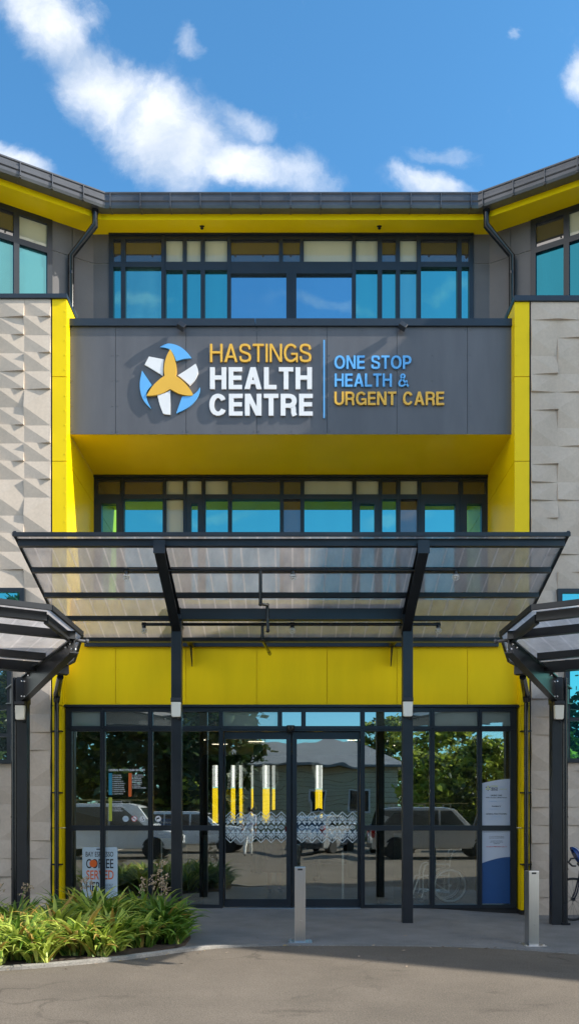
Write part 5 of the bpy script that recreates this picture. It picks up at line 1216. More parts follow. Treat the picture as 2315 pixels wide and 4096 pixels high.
for k in range(46):
    x = rl.uniform(-3.6, 3.0); y = edge_y(x) + rl.choice([rl.uniform(-0.25, -0.02), rl.uniform(-1.6, 1.2)])
    if y > edge_y(x) and x < -0.9: y = edge_y(x) - rl.uniform(0.02, 0.4)
    z = gz(x, y) + 0.003; a = rl.uniform(0, 6.28); l = rl.uniform(0.012, 0.035); w_ = l * 0.35; d = Vector((math.cos(a), math.sin(a), 0)); e = Vector((-d.y, d.x, 0)); c = Vector((x, y, z)); mb.use(rl.choice(['lily_dry', 'bark', 'seed']))
    mb.face([c - d * l, c + e * w_ + Vector((0, 0, rl.uniform(0, .012))), c + d * l + Vector((0, 0, rl.uniform(0, .01))), c - e * w_])
tag(mb.build('leaf_litter', recalc=False), 'dry leaf litter blown along the kerb', kind='stuff')
# ------------------------------------------------------------------ the view behind the camera, mirrored in the glass
mat('car_white', (0.80, 0.81, 0.83), 0.22, namt=0.02, coat=0.6); mat('car_grey', (0.62, 0.58, 0.54), 0.3, metal=0.2, namt=0.03, coat=0.6); mat('car_silver', (0.55, 0.56, 0.58), 0.25, metal=0.6, namt=0.02, coat=0.6)
mat('car_blue', (0.05, 0.12, 0.24), 0.22, namt=0.03, coat=0.6); mat('car_black', (0.015, 0.015, 0.018), 0.2, namt=0.03, coat=0.6); mat('tail_red', (0.35, 0.01, 0.01), 0.2); mat('lamp_clear', (0.8, 0.8, 0.82), 0.1)
def car(label, paint, loc, rz, L_=4.7, H=1.8, W=1.86, kind='wagon', rack=False):
    t = thing('parked_car', label, 'car', loc, rz, group='cars parked across the forecourt')
    h = H; hl = L_ / 2
    if kind == 'wagon': prof = [(-hl, .45), (-hl + .03, .85), (-hl + .12, 1.02), (-hl + .30, h * .97), (-hl + .9, h), (0.15, h), (0.55, h * .96), (1.15, 1.10), (1.35, 1.05), (hl - .35, .98), (hl - .06, .82), (hl, .60), (hl - .02, .36), (-hl + .02, .34)]
    elif kind == 'hatch': prof = [(-hl, .45), (-hl + .04, .80), (-hl + .22, .98), (-hl + .75, h * .96), (-hl + 1.2, h), (0.0, h), (0.35, h * .97), (1.05, 1.0), (1.3, .95), (hl - .3, .84), (hl - .05, .70), (hl, .5), (hl - .03, .32), (-hl + .03, .32)]
    else: prof = [(-hl, .45), (-hl + .02, 1.1), (-hl + .05, 1.15), (-hl + .12, h * .98), (-hl + .4, h), (0.7, h), (1.0, h * .96), (1.55, 1.15), (1.7, 1.08), (hl - .25, .95), (hl - .05, .8), (hl, .55), (hl - .02, .34), (-hl + .02, .34)]
    belt = 1.0
    def yw(z): return W/2 * (1 - 0.16 * max(0, (z - belt)) / max(0.1, h - belt)) * (0.96 if z < 0.5 else 1)
    n = len(prof); mb = MB().use(paint)
    vs = [(x, -yw(z), z) for x, z in prof] + [(x, yw(z), z) for x, z in prof]
    mb.mesh(vs, [tuple(range(n)), tuple(reversed(range(n, 2*n)))] + [(i, n + i, n + (i+1) % n, (i+1) % n) for i in range(n)])
    body = mb.build('body', parent=t, bevel=0.06, smooth=40)
    mb = MB().use('glass_car')     # side glass, screens
    roofi = [p for p in prof if p[1] > h * 0.94]; xa, xb = prof[3][0] + 0.12, 0.35; xh = prof[7][0]
    for sg in (-1, 1):
        z0, z1 = belt + 0.05, h - 0.12
        for (a0, a1, b0, b1) in ((prof[3][0] - 0.02, prof[3][0] + 0.95, prof[3][0] + 0.14, prof[3][0] + 0.95), (prof[3][0] + 1.02, -0.15 + 0.1, prof[3][0] + 1.02, -0.05), (0.03, xh - 0.18, 0.03, 0.42)):
            if a1 - a0 < 0.15: continue
            mb.mesh([(a0, sg * (yw(z0) + 0.006), z0), (a1, sg * (yw(z0) + 0.006), z0), (b1, sg * (yw(z1) + 0.006), z1), (b0, sg * (yw(z1) + 0.006), z1), (a0, sg * (yw(z0) - 0.02), z0), (a1, sg * (yw(z0) - 0.02), z0), (b1, sg * (yw(z1) - 0.02), z1), (b0, sg * (yw(z1) - 0.02), z1)], [(0,1,2,3),(7,6,5,4),(0,4,5,1),(1,5,6,2),(2,6,7,3),(3,7,4,0)])
    def slab(i, j, inset, off):
        (x0, z0), (x1, z1) = prof[i], prof[j]; d = Vector((x1 - x0, 0, z1 - z0)).normalized(); nv = Vector((-d.z, 0, d.x)) * off
        a, b = Vector((x0, 0, z0)).lerp(Vector((x1, 0, z1)), .1), Vector((x0, 0, z0)).lerp(Vector((x1, 0, z1)), .9)
        p = [Vector((v.x, sg * (yw(v.z) - inset), v.z)) + nv for v in (a, b) for sg in (-1, 1)]; p2 = [v - nv * 3 for v in p]
        mb.mesh([p[0], p[1], p[3], p[2], p2[0], p2[1], p2[3], p2[2]], [(0,1,2,3),(7,6,5,4),(0,4,5,1),(1,5,6,2),(2,6,7,3),(3,7,4,0)])
    slab(6, 7, 0.10, 0.008); slab(2, 3, 0.12, 0.008); mb.build('window', parent=t)
    for wx in (-hl + 0.85, hl - 0.9):
        for sg in (-1, 1):
            mb = MB().use('rubber'); r = 0.345
            mb.lathe([(r * .62, -0.11), (r * .96, -0.115), (r, -0.08), (r, 0.08), (r * .96, 0.115), (r * .62, 0.11)], 28, 'y', (wx, sg * (W/2 - 0.10), r)); w_ = mb.build('wheel', parent=t, smooth=35)
            mb = MB().use('alu'); yo = sg * (W/2 - 0.10)
            mb.lathe([(0.0, 0.09 * sg), (0.05, 0.10 * sg), (0.06, 0.085 * sg)], 16, 'y', (wx, yo, r))
            for k in range(5):
                a = 2*math.pi*k/5; mb.bar((wx + .04*math.cos(a), yo + 0.09 * sg, r + .04*math.sin(a)), (wx + .2*math.cos(a), yo + 0.095 * sg, r + .2*math.sin(a)), 0.05, 0.012, (0, 1, 0))
            mb.lathe([(r*.63, 0.06 * sg), (r*.63, 0.10 * sg), (r*.55, 0.10 * sg), (r*.55, 0.06 * sg)], 28, 'y', (wx, yo, r)); mb.build('rim', parent=w_)
            mb = MB().use('rubber'); mb.lathe([(0.40, 0.0), (0.40, 0.004 * sg), (0.0, 0.004 * sg)], 28, 'y', (wx, sg * (W/2 * 0.962 + 0.003), r + 0.03)); mb.build('wheel_arch', parent=t)
    for sg in (-1, 1):
        mb = MB().use('lamp_clear'); mb.box(hl - 0.28, hl - 0.015, sg * (W/2 - 0.5), sg * (W/2 - 0.02), 0.66, 0.80); mb.build('headlight', parent=t, bevel=0.02)
        mb = MB().use('tail_red'); mb.box(-hl - 0.005, -hl + 0.14, sg * (W/2 - 0.24), sg * (W/2 + 0.005), 0.75, 1.05 if kind != 'van' else 1.3); mb.build('tail_light', parent=t, bevel=0.02)
        mb = MB().use(paint); mb.blob((0.95, sg * (W/2 + 0.1), 1.08), (0.09, 0.11, 0.07), 2); mb.build('wing_mirror', parent=t, smooth=60)
    mb = MB().use('plastic_dark'); mb.box(hl - 0.04, hl + 0.02, -W/2 + 0.15, W/2 - 0.15, 0.34, 0.52); mb.box(-hl - 0.02, -hl + 0.04, -W/2 + 0.12, W/2 - 0.12, 0.36, 0.56); mb.box(hl - 0.08, hl + 0.0, -0.35, 0.35, 0.62, 0.80); mb.build('bumper', parent=t, bevel=0.02)
    mb = MB().use('print_white'); mb.box(-hl - 0.03, -hl - 0.01, -0.18, 0.18, 0.78, 0.90); mb.build('number_plate', parent=t)
    if rack:
        mb = MB().use('alu')
        for x in (-1.6, -0.5, 0.4): mb.bar((x, -0.75, h + 0.1), (x, 0.75, h + 0.1), 0.05, 0.03); mb.box(x - 0.02, x + 0.02, -0.72, -0.69, h - 0.02, h + 0.1); mb.box(x - 0.02, x + 0.02, 0.69, 0.72, h - 0.02, h + 0.1)
        mb.use('stalk'); mb.bar((-1.9, -0.3, h + 0.14), (1.2, -0.25, h + 0.14), 0.25, 0.04); mb.build('roof_rack', parent=t)
    return t
car('white van with a loaded roof rack parked left across the forecourt', 'car_white', (-6.4, -15.7, 0), 0.0, 4.9, 1.95, 1.9, 'van', True)
car('white wagon parked nose out behind the white van', 'car_white', (-4.0, -19.8, 0), R(4), 4.7, 1.68, 1.84, 'wagon')
car('brownish grey wagon with roof bars parked right across the forecourt', 'car_grey', (5.2, -15.6, 0), 0.0, 4.8, 1.82, 1.88, 'wagon', True)
car('silver hatchback seen from the rear in the middle of the car park', 'car_silver', (1.3, -19.5, 0), R(-68), 4.2, 1.5, 1.76, 'hatch')
car('dark blue hatchback parked beside the silver one', 'car_blue', (4.3, -20.5, 0), R(-80), 4.2, 1.5, 1.76, 'hatch')
car('black hatchback parked at the far left of the car park', 'car_black', (-8.9, -21.0, 0), R(-85), 4.2, 1.48, 1.76, 'hatch')
car('black wagon parked before the hedge on the right', 'car_black', (9.8, -20.5, 0), R(10), 4.6, 1.6, 1.8, 'wagon')
car('dark blue wagon parked before the hedge at the far right', 'car_blue', (13.5, -22.5, 0), R(5), 4.6, 1.6, 1.8, 'wagon')

def tree(label, x, y, h, crown_r, crown_z0, leaf, nclump, seed, shape='round', name='broad_tree', cat='tree'):
    r = random.Random(seed); t = thing(name, label, cat, (x, y, 0), group='trees beyond the car park')
    mb = MB().use('bark'); th_ = h * 0.78; pts = [Vector((0, 0, -0.1)), Vector((0.06, 0.02, th_ * 0.35)), Vector((-0.05, 0.05, th_ * 0.7)), Vector((0, 0, th_))]
    mb.tube(pts, 0.2, 10, radii=[0.028 * h, 0.022 * h, 0.014 * h, 0.004 * h])
    for k in range(9):
        z = crown_z0 + (th_ - crown_z0) * (k + 0.5) / 9 * 0.9; a = k * 2.4; rr = crown_r * (0.75 if shape == 'round' else 0.8 * (1 - (z - crown_z0) / (h - crown_z0)) + 0.1)
        mb.tube([Vector((0, 0, z)), Vector((math.cos(a) * rr * .5, math.sin(a) * rr * .5, z + rr * .28)), Vector((math.cos(a) * rr, math.sin(a) * rr, z + rr * (.4 if shape == 'round' else 0.05)))], 0.05, 6, radii=[0.009 * h, 0.005 * h, 0.002 * h])
    mb.build('trunk', parent=t, smooth=50)
    mb = MB()
    for k in range(nclump):
        u = r.random(); a = r.uniform(0, 6.283); z = crown_z0 + (h - crown_z0) * u
        if shape == 'round': R_ = crown_r * (math.sin(math.pi * min(1, 0.10 + 0.86 * u)) ** 0.55)
        else: R_ = crown_r * (1 - u) ** 0.8 + 0.12
        R_ *= (0.80 + 0.28 * math.sin(3 * a + seed + 4 * u) * math.sin(7 * u + seed)); d = R_ * math.sqrt(r.uniform(0.25, 1.0))
        c = Vector((d * math.cos(a), d * math.sin(a), z)); s_ = r.uniform(0.28, 0.6) * (h / 10) ** 0.5
        mb.use(r.choices([leaf, 'tree_dark', 'tree_bright'], [6, 2.5, 1.0])[0])
        for q_ in range(16):
            o = c + Vector((r.gauss(0, 1), r.gauss(0, 1), r.gauss(0, .6))) * s_ * 0.6; n1 = Vector((r.uniform(-1, 1), r.uniform(-1, 1), r.uniform(-.6, .6))).normalized(); n2 = n1.cross(Vector((r.uniform(-1, 1), r.uniform(-1, 1), r.uniform(-1, 1)))).normalized()
            l1, l2 = r.uniform(.16, .34) * s_ * 2, r.uniform(.09, .18) * s_ * 2
            mb.face([o - n1 * l1, o + n2 * l2, o + n1 * l1, o - n2 * l2])
    mb.build('crown', parent=t, recalc=False)
    return t
tree('tall dark conifer behind the white van', -7.6, -30, 13.5, 3.6, 0.8, 'tree_dark', 620, 1, 'cone', 'conifer_tree')
tree('dense dark tree at the left of the car park', -13.5, -31, 13, 4.6, 1.2, 'tree_dark', 620, 2)
tree('dark tree whose branch overhangs the weatherboard house', -3.9, -27.5, 10.5, 2.6, 2.2, 'tree_dark', 420, 3)
tree('olive green tree right of the weatherboard house', 10.6, -41, 7.6, 3.8, 0.5, 'tree_bright', 480, 4)
tree('bright bushy tree beyond the grey wagon', 15.0, -36, 6.6, 3.6, 0.2, 'tree_bright', 520, 5)
tree('tall dark tree at the right of the car park', 19.5, -36, 10.5, 3.6, 0.6, 'tree_dark', 520, 6)
tree('dark tree at the far right end of the car park', 25.5, -38, 10.5, 4.0, 0.6, 'tree_dark', 480, 7)
tree('low olive tree behind the olive green one', 7.2, -47, 8.6, 3.4, 0.6, 'tree_olive', 380, 8)
tree('pale olive shrub tree before the tall dark tree', 17.8, -32.5, 5.0, 2.6, 0.1, 'tree_olive', 380, 9)
tree('far dark tree on the left behind the conifer', -18, -40, 14, 5.5, 1.0, 'tree_dark', 460, 10)
for k_, (lab_, x_, y_, h_, r_) in enumerate((('bright flowering shrub at the left end of the sunny hedge', 7.2, -27.5, 4.4, 1.9), ('tallest bright shrub in the middle of the sunny hedge', 10.0, -28.0, 5.2, 2.2), ('bright loose shrub between the tallest shrub and the black wagon', 12.9, -27.0, 4.6, 2.0), ('bright shrub at the right end of the sunny hedge', 15.9, -28.5, 5.0, 2.2))):
    tree(lab_, x_, y_, h_, r_, 0.1, 'tree_bright', 330, 40 + k_, 'round', 'hedge_shrub', 'shrub')
tree('slim dark conifer by the house wall', -5.6, -34, 11, 2.6, 0.8, 'tree_dark', 380, 11, 'cone', 'conifer_tree')

HO = thing('weatherboard_house', 'cream weatherboard house with a low grey roof behind the car park', 'house', (0.6, -38, 0))
mb = MB().use('weatherboard'); W2, D2, HH = 5.6, 4.0, 4.3
for k in range(14):
    z = 0.2 + k * 0.292
    for (xa, xb, ya, yb) in ((-W2, W2, D2, D2 + 0.03), (-W2, W2, -D2 - 0.03, -D2)): mb.prism([(ya if ya > 0 else yb, z), ((yb if ya > 0 else ya), z), (ya + 0.008 if ya > 0 else yb - 0.008, z + 0.27), (ya if ya > 0 else yb, z + 0.27)], 'x', xa, xb)
    for sg in (-1, 1): mb.prism([(sg * W2, z), (sg * (W2 + 0.03), z), (sg * (W2 + 0.008), z + 0.27), (sg * W2, z + 0.27)], 'y', -D2, D2)
mb.use('stalk'); mb.box(-W2 + 0.01, W2 - 0.01, -D2 + 0.01, D2 - 0.01, 0, HH); mb.build('wall', parent=HO)
mb = MB().use('roof_iron'); e = 0.5
mb.mesh([(-W2-e, -D2-e, HH), (W2+e, -D2-e, HH), (W2+e, D2+e, HH), (-W2-e, D2+e, HH), (-W2+2.2, 0, HH+1.9), (W2-2.2, 0, HH+1.9), (-W2-e, -D2-e, HH+0.12), (W2+e, -D2-e, HH+0.12), (W2+e, D2+e, HH+0.12), (-W2-e, D2+e, HH+0.12)],
        [(0,3,2,1), (0,1,7,6), (1,2,8,7), (2,3,9,8), (3,0,6,9), (6,7,5,4), (7,8,5), (8,9,4,5), (9,6,4)]); mb.build('roof', parent=HO)
for x in (0.9, 3.4):
    mb = MB().use('white_sign'); frame_with(mb, (x - 0.6, x + 0.6, 1.6, 3.0), [(x - 0.5, x - 0.04, 1.7, 2.9), (x + 0.04, x + 0.5, 1.7, 2.9)], D2 + 0.06, D2 + 0.02); w_ = mb.build('window', parent=HO)
    mb = MB().use('glass_car'); mb.box(x - 0.55, x + 0.55, D2 + 0.031, D2 + 0.04, 1.65, 2.95); mb.build('pane', parent=w_)

# sunny court seen right through the building
CB = thing('courtyard_building', 'sunlit yellow wall with white corrugated upper part behind the building', 'building', (-0.4, 17.5, 0))
mb = MB().use('yellow_matt'); a = Vector((-6.5, -3.2, 0)); b = Vector((6.5, 3.8, 0)); mb.bar(a + Vector((0, 0, 1.22)), b + Vector((0, 0, 1.22)), 0.3, 2.64); mb.build('wall', parent=CB)
mb = MB().use('roof_white'); n = 130; d = (b - a) / n; nv = Vector((-d.y, d.x, 0)).normalized()
vs = []
for i in range(n + 1):
    p = a + d * i - nv * (0.13 if i % 2 else 0.19); vs += [(p.x, p.y, 2.58), (p.x, p.y, 5.2)]
mb.mesh(vs, [(2*i, 2*i+2, 2*i+3, 2*i+1) for i in range(n)]); mb.bar(a + Vector((0, 0, 3.9)), b + Vector((0, 0, 3.9)), 0.2, 2.6); mb.build('corrugated_wall', parent=CB)

# ------------------------------------------------------------------ people
mat('skin', (0.42, 0.24, 0.16), 0.55, namt=0.05); mat('hair_dark', (0.02, 0.014, 0.010), 0.6, namt=0.2); mat('cloth_lavender', (0.70, 0.70, 0.80), 0.8, namt=0.06); mat('cloth_white', (0.85, 0.83, 0.80), 0.8, namt=0.06); mat('cloth_dark', (0.03, 0.03, 0.04), 0.8, namt=0.15); mat('cloth_plum', (0.12, 0.05, 0.07), 0.8, namt=0.1)
def person(label, loc, rz, scale, shirt, legs, stride=0.18, lean=0.0, skirt=False, arm=0.15):
    t = thing('person', label, 'person', loc, rz); S = scale
    J = {}; E = []; RAD = {}
    def j(n, p, r, par=None):
        J[n] = Vector(p); RAD[n] = r if isinstance(r, tuple) else (r, r)
        if par: E.append((par, n))
    j('pelvis', (0, 0, 0.95), (.155, .11)); j('waist', (0, .01 - lean*.15, 1.10), (.135, .095), 'pelvis'); j('chest', (0, -lean*.35, 1.30), (.165, .11), 'waist'); j('neck0', (0, -lean*.55, 1.46), (.075, .07), 'chest'); j('neck', (0, -lean*.6, 1.53), .052, 'neck0')
    j('jaw', (0, -lean*.65 - .015, 1.585), (.058, .068), 'neck'); j('skull', (0, -lean*.65 + .0, 1.665), (.074, .092), 'jaw'); j('crown', (0, -lean*.65 + .005, 1.725), (.055, .07), 'skull')
    for sg, s_ in ((-1, 'l'), (1, 'r')):
        st = stride * sg
        j('hip' + s_, (sg*.09, 0, 0.90), .092, 'pelvis'); j('knee' + s_, (sg*.095, -st*.55 - .02, 0.50), .062, 'hip' + s_); j('calf' + s_, (sg*.095, -st*.75 + .02, 0.33), .055, 'knee' + s_); j('ankle' + s_, (sg*.10, -st*1.0 + .03, 0.09), .040, 'calf' + s_); j('toe' + s_, (sg*.115, -st*1.0 - .13, 0.035), (.042, .03), 'ankle' + s_)
        aw = -arm * sg
        sh = Vector((sg*.185, -lean*.5, 1.42)); el = Vector((sg*.235, -lean*.4 - aw*.5 + .03, 1.14)); wr = Vector((sg*.245, -lean*.4 - aw*1.1 - .04, 0.90))
        j('sh' + s_, sh, .058, 'neck0'); j('el' + s_, el, .043, 'sh' + s_); j('wr' + s_, wr, .029, 'el' + s_); pm = wr + Vector((sg*.004, -.012, -.075)); j('palm' + s_, pm, (.036, .018), 'wr' + s_)
        for k in range(4):
            b = pm + Vector((0.0, -.026 + k * .018, -.03)); L_ = (.070, .080, .075, .058)[k]
            j(f'f{k}a{s_}', b + Vector((0, 0, -.012)), .0088, 'palm' + s_); j(f'f{k}b{s_}', b + Vector((-sg*.008, -.004, -L_*.6)), .0082, f'f{k}a{s_}'); j(f'f{k}c{s_}', b + Vector((-sg*.026, -.006, -L_)), .007, f'f{k}b{s_}')
        tb = wr + Vector((-sg*.006, -.035, -.045)); j('t0' + s_, tb, .0105, 'palm' + s_); j('t1' + s_, tb + Vector((-sg*.012, -.022, -.035)), .0085, 't0' + s_)
    names = list(J); me = bpy.data.meshes.new('body'); me.from_pydata([J[n] for n in names], [(names.index(a), names.index(b)) for a, b in E], [])
    ob = bpy.data.objects.new('body', me); COL.objects.link(ob); md = ob.modifiers.new('skin', 'SKIN'); md.use_smooth_shade = True
    for n, sv in zip(names, me.skin_vertices[0].data): sv.radius = RAD[n]; sv.use_root = (n == 'pelvis')
    ob.modifiers.new('sub', 'SUBSURF').levels = 2; ob.modifiers['sub'].render_levels = 2
    dg = bpy.context.evaluated_depsgraph_get(); dg.update(); m2 = bpy.data.meshes.new_from_object(ob.evaluated_get(dg)); bpy.data.objects.remove(ob)
    m2.materials.clear()
    for n in ('skin', shirt, legs, 'cloth_dark'): m2.materials.append(MATS[n])
    for p in m2.polygons:
        c = p.center; k = 0
        if c.z < 0.09: k = 3
        elif c.z < 0.99 and abs(c.x) < 0.205: k = 2 if not (skirt and c.z < 0.45) else 0
        elif c.z < 1.49 and (abs(c.x) < 0.20 or c.z > 1.17): k = 1
        p.material_index = k; p.use_smooth = True
    body = bpy.data.objects.new('body', m2); COL.objects.link(body); body.parent = t
    hc = J['skull']
    mb = MB().use('hair_dark'); mb.blob((hc.x, hc.y + .02, hc.z + .018), (.088, .105, .088), 3); mb.build('hair', parent=t, smooth=80)
    mb = MB().use('skin'); mb.blob((hc.x, hc.y - .098, hc.z - .03), (.012, .02, .02), 2)
    for sg in (-1, 1): mb.blob((hc.x + sg*.078, hc.y + .005, hc.z - .02), (.012, .022, .032), 2)
    mb.use('hair_dark')
    for sg in (-1, 1): mb.blob((hc.x + sg*.031, hc.y - .086, hc.z - .002), (.012, .006, .006), 1)
    mb.use('print_red'); mb.blob((hc.x, hc.y - .086, hc.z - .068), (.022, .006, .005), 1); mb.build('face', parent=t, smooth=80)
    if skirt:
        mb = MB().use(legs); mb.lathe([(.15, 1.04), (.20, .85), (.27, .45), (.262, .45), (.19, .85), (.14, 1.04)], 24, 'z'); mb.build('skirt', parent=t, smooth=60)
    t.scale = (S, S, S); return t
person('person in a lavender shirt and pale trousers walking away across the forecourt', (-1.55, -15.0, 0.0), 0.0, 1.06, 'cloth_lavender', 'cloth_white', 0.2, 0.28, arm=0.3)
person('person in a plum skirt standing inside the left sliding door', (X(690, 2.6), 2.6, 0.004), R(20), 0.95, 'cloth_dark', 'cloth_plum', 0.04, 0.0, True)
person('dark dressed person standing further inside between the doors', (X(800, 5.5), 5.5, 0.004), R(-60), 0.98, 'cloth_dark', 'cloth_dark', 0.05, 0.0)
person('dark dressed person at the back of the foyer', (X(640, 7.5), 7.5, 0.004), R(150), 1.0, 'cloth_plum', 'cloth_dark', 0.05, 0.05)

# ------------------------------------------------------------------ sky, sun, camera
S = Vector((1.0, -0.18, 0.64)).normalized(); el = math.asin(S.z); az = math.atan2(S.x, S.y)
w = bpy.data.worlds.new('World'); scene.world = w; w.use_nodes = True; nt = w.node_tree; L = nt.links
for n in list(nt.nodes): nt.nodes.remove(n)
out = nt.nodes.new('ShaderNodeOutputWorld'); bg = N(nt, 'ShaderNodeBackground', inp={'Strength': 0.12})
sky = nt.nodes.new('ShaderNodeTexSky'); sky.sky_type = 'NISHITA'; sky.sun_disc = False; sky.sun_elevation = el; sky.sun_rotation = az; sky.air_density = 1.0; sky.dust_density = 0.6; sky.ozone_density = 2.0
tc = N(nt, 'ShaderNodeTexCoord'); sp = N(nt, 'ShaderNodeSeparateXYZ'); L.new(tc.outputs['Generated'], sp.inputs[0])
ay = N(nt, 'ShaderNodeMath', operation='ABSOLUTE'); L.new(sp.outputs['Y'], ay.inputs[0]); am = N(nt, 'ShaderNodeMath', operation='MAXIMUM', inp={1: 0.02}); L.new(ay.outputs[0], am.inputs[0])
du = N(nt, 'ShaderNodeMath', operation='DIVIDE'); L.new(sp.outputs['X'], du.inputs[0]); L.new(am.outputs[0], du.inputs[1])
dv = N(nt, 'ShaderNodeMath', operation='DIVIDE'); L.new(sp.outputs['Z'], dv.inputs[0]); L.new(am.outputs[0], dv.inputs[1])
cb = N(nt, 'ShaderNodeCombineXYZ'); L.new(du.outputs[0], cb.inputs[0]); L.new(dv.outputs[0], cb.inputs[1])
nA = N(nt, 'ShaderNodeTexNoise', inp={'Scale': 7.0, 'Detail': 8.0, 'Roughness': 0.62, 'Distortion': 0.3}); L.new(cb.outputs[0], nA.inputs['Vector'])
wv = N(nt, 'ShaderNodeVectorMath', operation='MULTIPLY_ADD', inp={1: (0.09, 0.09, 0), 2: (-0.045, -0.045, 0)}); L.new(nA.outputs['Color'], wv.inputs[0])
wp = N(nt, 'ShaderNodeVectorMath', operation='ADD'); L.new(cb.outputs[0], wp.inputs[0]); L.new(wv.outputs[0], wp.inputs[1])
acc = None
CL = [(125, 50, 230, 122, 50, 1.05), (265, 235, 200, 130, 45, 1.05), (430, 345, 230, 165, 28, 1.15), (620, 415, 280, 90, 12, 1.05), (480, 110, 80, 48, 45, 0.52), (15, 420, 170, 70, 28, 1.0), (1080, 478, 150, 50, 6, 0.95), (1140, 405, 130, 32, 0, 0.50), (1470, 165, 68, 115, 15, 0.95), (1300, 75, 34, 28, 0, 0.55), (340, 190, 90, 40, 20, 0.35), (600, 300, 130, 60, 30, 0.55), (340, 745, 190, 34, -8, 0.52), (830, 765, 230, 30, 6, 0.50), (1120, 730, 160, 40, -12, 0.48), (520, 1305, 180, 26, 5, 0.50), (980, 1300, 200, 30, -6, 0.52)]
for cx_, cy_, a_, b_, an, st_ in CL:
    mp = N(nt, 'ShaderNodeMapping', vector_type='TEXTURE', inp={'Location': ((cx_ - CX) / FPX, (HY - cy_) / FPX, 0), 'Rotation': (0, 0, -R(an)), 'Scale': (a_ / FPX, b_ / FPX, 1)}); L.new(wp.outputs[0], mp.inputs['Vector'])
    ln_ = N(nt, 'ShaderNodeVectorMath', operation='LENGTH'); L.new(mp.outputs['Vector'], ln_.inputs[0])
    mr = N(nt, 'ShaderNodeMapRange', inp={'From Min': 0.15, 'From Max': 1.25, 'To Min': st_, 'To Max': 0.0}, interpolation_type='SMOOTHSTEP'); L.new(ln_.outputs['Value'], mr.inputs['Value'])
    if acc is None: acc = mr.outputs['Result']
    else:
        mxn = N(nt, 'ShaderNodeMath', operation='SMOOTH_MAX', inp={2: 0.15}); L.new(acc, mxn.inputs[0]); L.new(mr.outputs['Result'], mxn.inputs[1]); acc = mxn.outputs[0]
nB = N(nt, 'ShaderNodeTexNoise', inp={'Scale': 11.0, 'Detail': 10.0, 'Roughness': 0.64}); L.new(wp.outputs[0], nB.inputs['Vector'])
ma = N(nt, 'ShaderNodeMath', operation='MULTIPLY_ADD', inp={1: 1.35, 2: -0.675}); L.new(nB.outputs['Fac'], ma.inputs[0])
sm = N(nt, 'ShaderNodeMath', operation='ADD'); L.new(acc, sm.inputs[0]); L.new(ma.outputs[0], sm.inputs[1])
cm = N(nt, 'ShaderNodeMapRange', inp={'From Min': 0.22, 'From Max': 1.32, 'To Min': 0.0, 'To Max': 0.96}, interpolation_type='SMOOTHSTEP'); L.new(sm.outputs[0], cm.inputs['Value'])
nC = N(nt, 'ShaderNodeTexNoise', inp={'Scale': 9.0, 'Detail': 5.0}); L.new(cb.outputs[0], nC.inputs['Vector'])
cr = N(nt, 'ShaderNodeValToRGB'); L.new(nC.outputs['Fac'], cr.inputs['Fac'])
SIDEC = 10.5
cr.color_ramp.elements[0].position = 0.35; cr.color_ramp.elements[1].position = 0.62
cr.color_ramp.elements[0].color = (4.2, 4.6, 5.2, 1); cr.color_ramp.elements[1].color = (6.3, 6.4, 6.6, 1)
gr = N(nt, 'ShaderNodeMix', data_type='RGBA', blend_type='MULTIPLY', clamp_result=False, inp={'Factor': 1.0}); L.new(sky.outputs[0], gr.inputs[6]); gr.inputs[7].default_value = (0.62, 1.20, 1.42, 1)
mx = N(nt, 'ShaderNodeMix', data_type='RGBA', clamp_result=False); L.new(cm.outputs['Result'], mx.inputs[0]); L.new(gr.outputs[2], mx.inputs[6]); L.new(cr.outputs['Color'], mx.inputs[7])
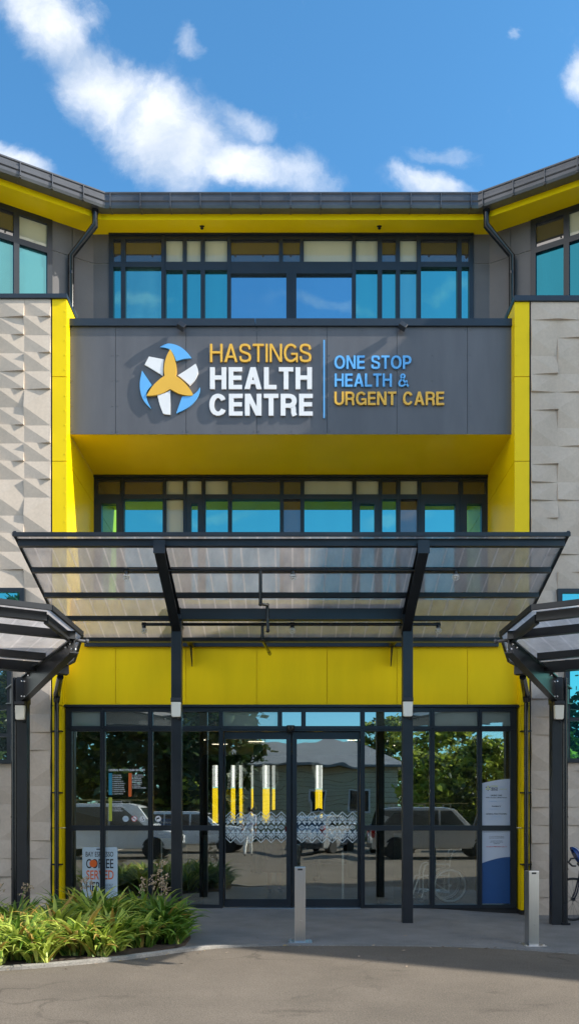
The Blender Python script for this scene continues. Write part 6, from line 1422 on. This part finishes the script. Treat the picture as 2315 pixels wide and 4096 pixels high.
# bright cloud banks added out of view on both sides to fill shaded walls
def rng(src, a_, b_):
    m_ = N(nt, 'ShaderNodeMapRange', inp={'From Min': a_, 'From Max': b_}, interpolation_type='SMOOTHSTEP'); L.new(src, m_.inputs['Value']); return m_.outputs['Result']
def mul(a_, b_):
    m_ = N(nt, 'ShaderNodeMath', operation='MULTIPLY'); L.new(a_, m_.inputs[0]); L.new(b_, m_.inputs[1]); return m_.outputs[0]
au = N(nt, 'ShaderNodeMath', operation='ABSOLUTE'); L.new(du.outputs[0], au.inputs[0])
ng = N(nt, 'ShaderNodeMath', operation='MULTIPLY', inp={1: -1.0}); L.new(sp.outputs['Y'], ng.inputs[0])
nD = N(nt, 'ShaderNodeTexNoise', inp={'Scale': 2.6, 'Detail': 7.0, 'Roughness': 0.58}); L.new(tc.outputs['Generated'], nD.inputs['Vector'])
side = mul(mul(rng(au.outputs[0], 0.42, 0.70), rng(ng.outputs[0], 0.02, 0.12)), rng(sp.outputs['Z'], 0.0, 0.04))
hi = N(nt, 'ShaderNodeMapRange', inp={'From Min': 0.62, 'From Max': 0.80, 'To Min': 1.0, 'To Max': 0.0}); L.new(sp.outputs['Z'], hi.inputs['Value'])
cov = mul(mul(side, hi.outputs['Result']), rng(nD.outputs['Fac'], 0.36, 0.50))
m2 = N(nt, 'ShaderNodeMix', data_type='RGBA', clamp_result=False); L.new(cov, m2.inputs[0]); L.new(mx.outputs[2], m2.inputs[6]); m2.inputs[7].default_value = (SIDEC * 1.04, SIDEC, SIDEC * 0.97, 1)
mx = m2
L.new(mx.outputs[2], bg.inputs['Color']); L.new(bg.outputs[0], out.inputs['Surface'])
sl = bpy.data.lights.new('sun', 'SUN'); sl.energy = 5.0; sl.angle = R(0.53); sl.color = (1.0, 0.93, 0.82)
so = bpy.data.objects.new('sun', sl); COL.objects.link(so); so.rotation_euler = (-S).to_track_quat('-Z', 'Y').to_euler(); so.location = (20, -5, 25)
cam = bpy.data.cameras.new('camera'); co = bpy.data.objects.new('camera', cam); COL.objects.link(co); scene.camera = co
co.location = (0, -CD, EYE); co.rotation_euler = (R(90), 0, 0); cam.sensor_fit = 'HORIZONTAL'; cam.sensor_width = 36.0; cam.lens = 36.0 * FPX / 1456.0
cam.shift_x = -(CX - 728.0) / 1456.0; cam.shift_y = (HY - 1288.0) / 1456.0; cam.clip_start = 0.1; cam.clip_end = 2000
scene.view_settings.view_transform = 'Standard'; scene.view_settings.look = 'None'; scene.view_settings.exposure = 0.74; scene.view_settings.gamma = 1.0
scene.render.engine = 'CYCLES'; scene.cycles.max_bounces = 10; scene.cycles.transparent_max_bounces = 24; scene.cycles.use_denoising = True
scene.cycles.sample_clamp_indirect = 8.0
scene.render.resolution_x = 578; scene.render.resolution_y = 1024
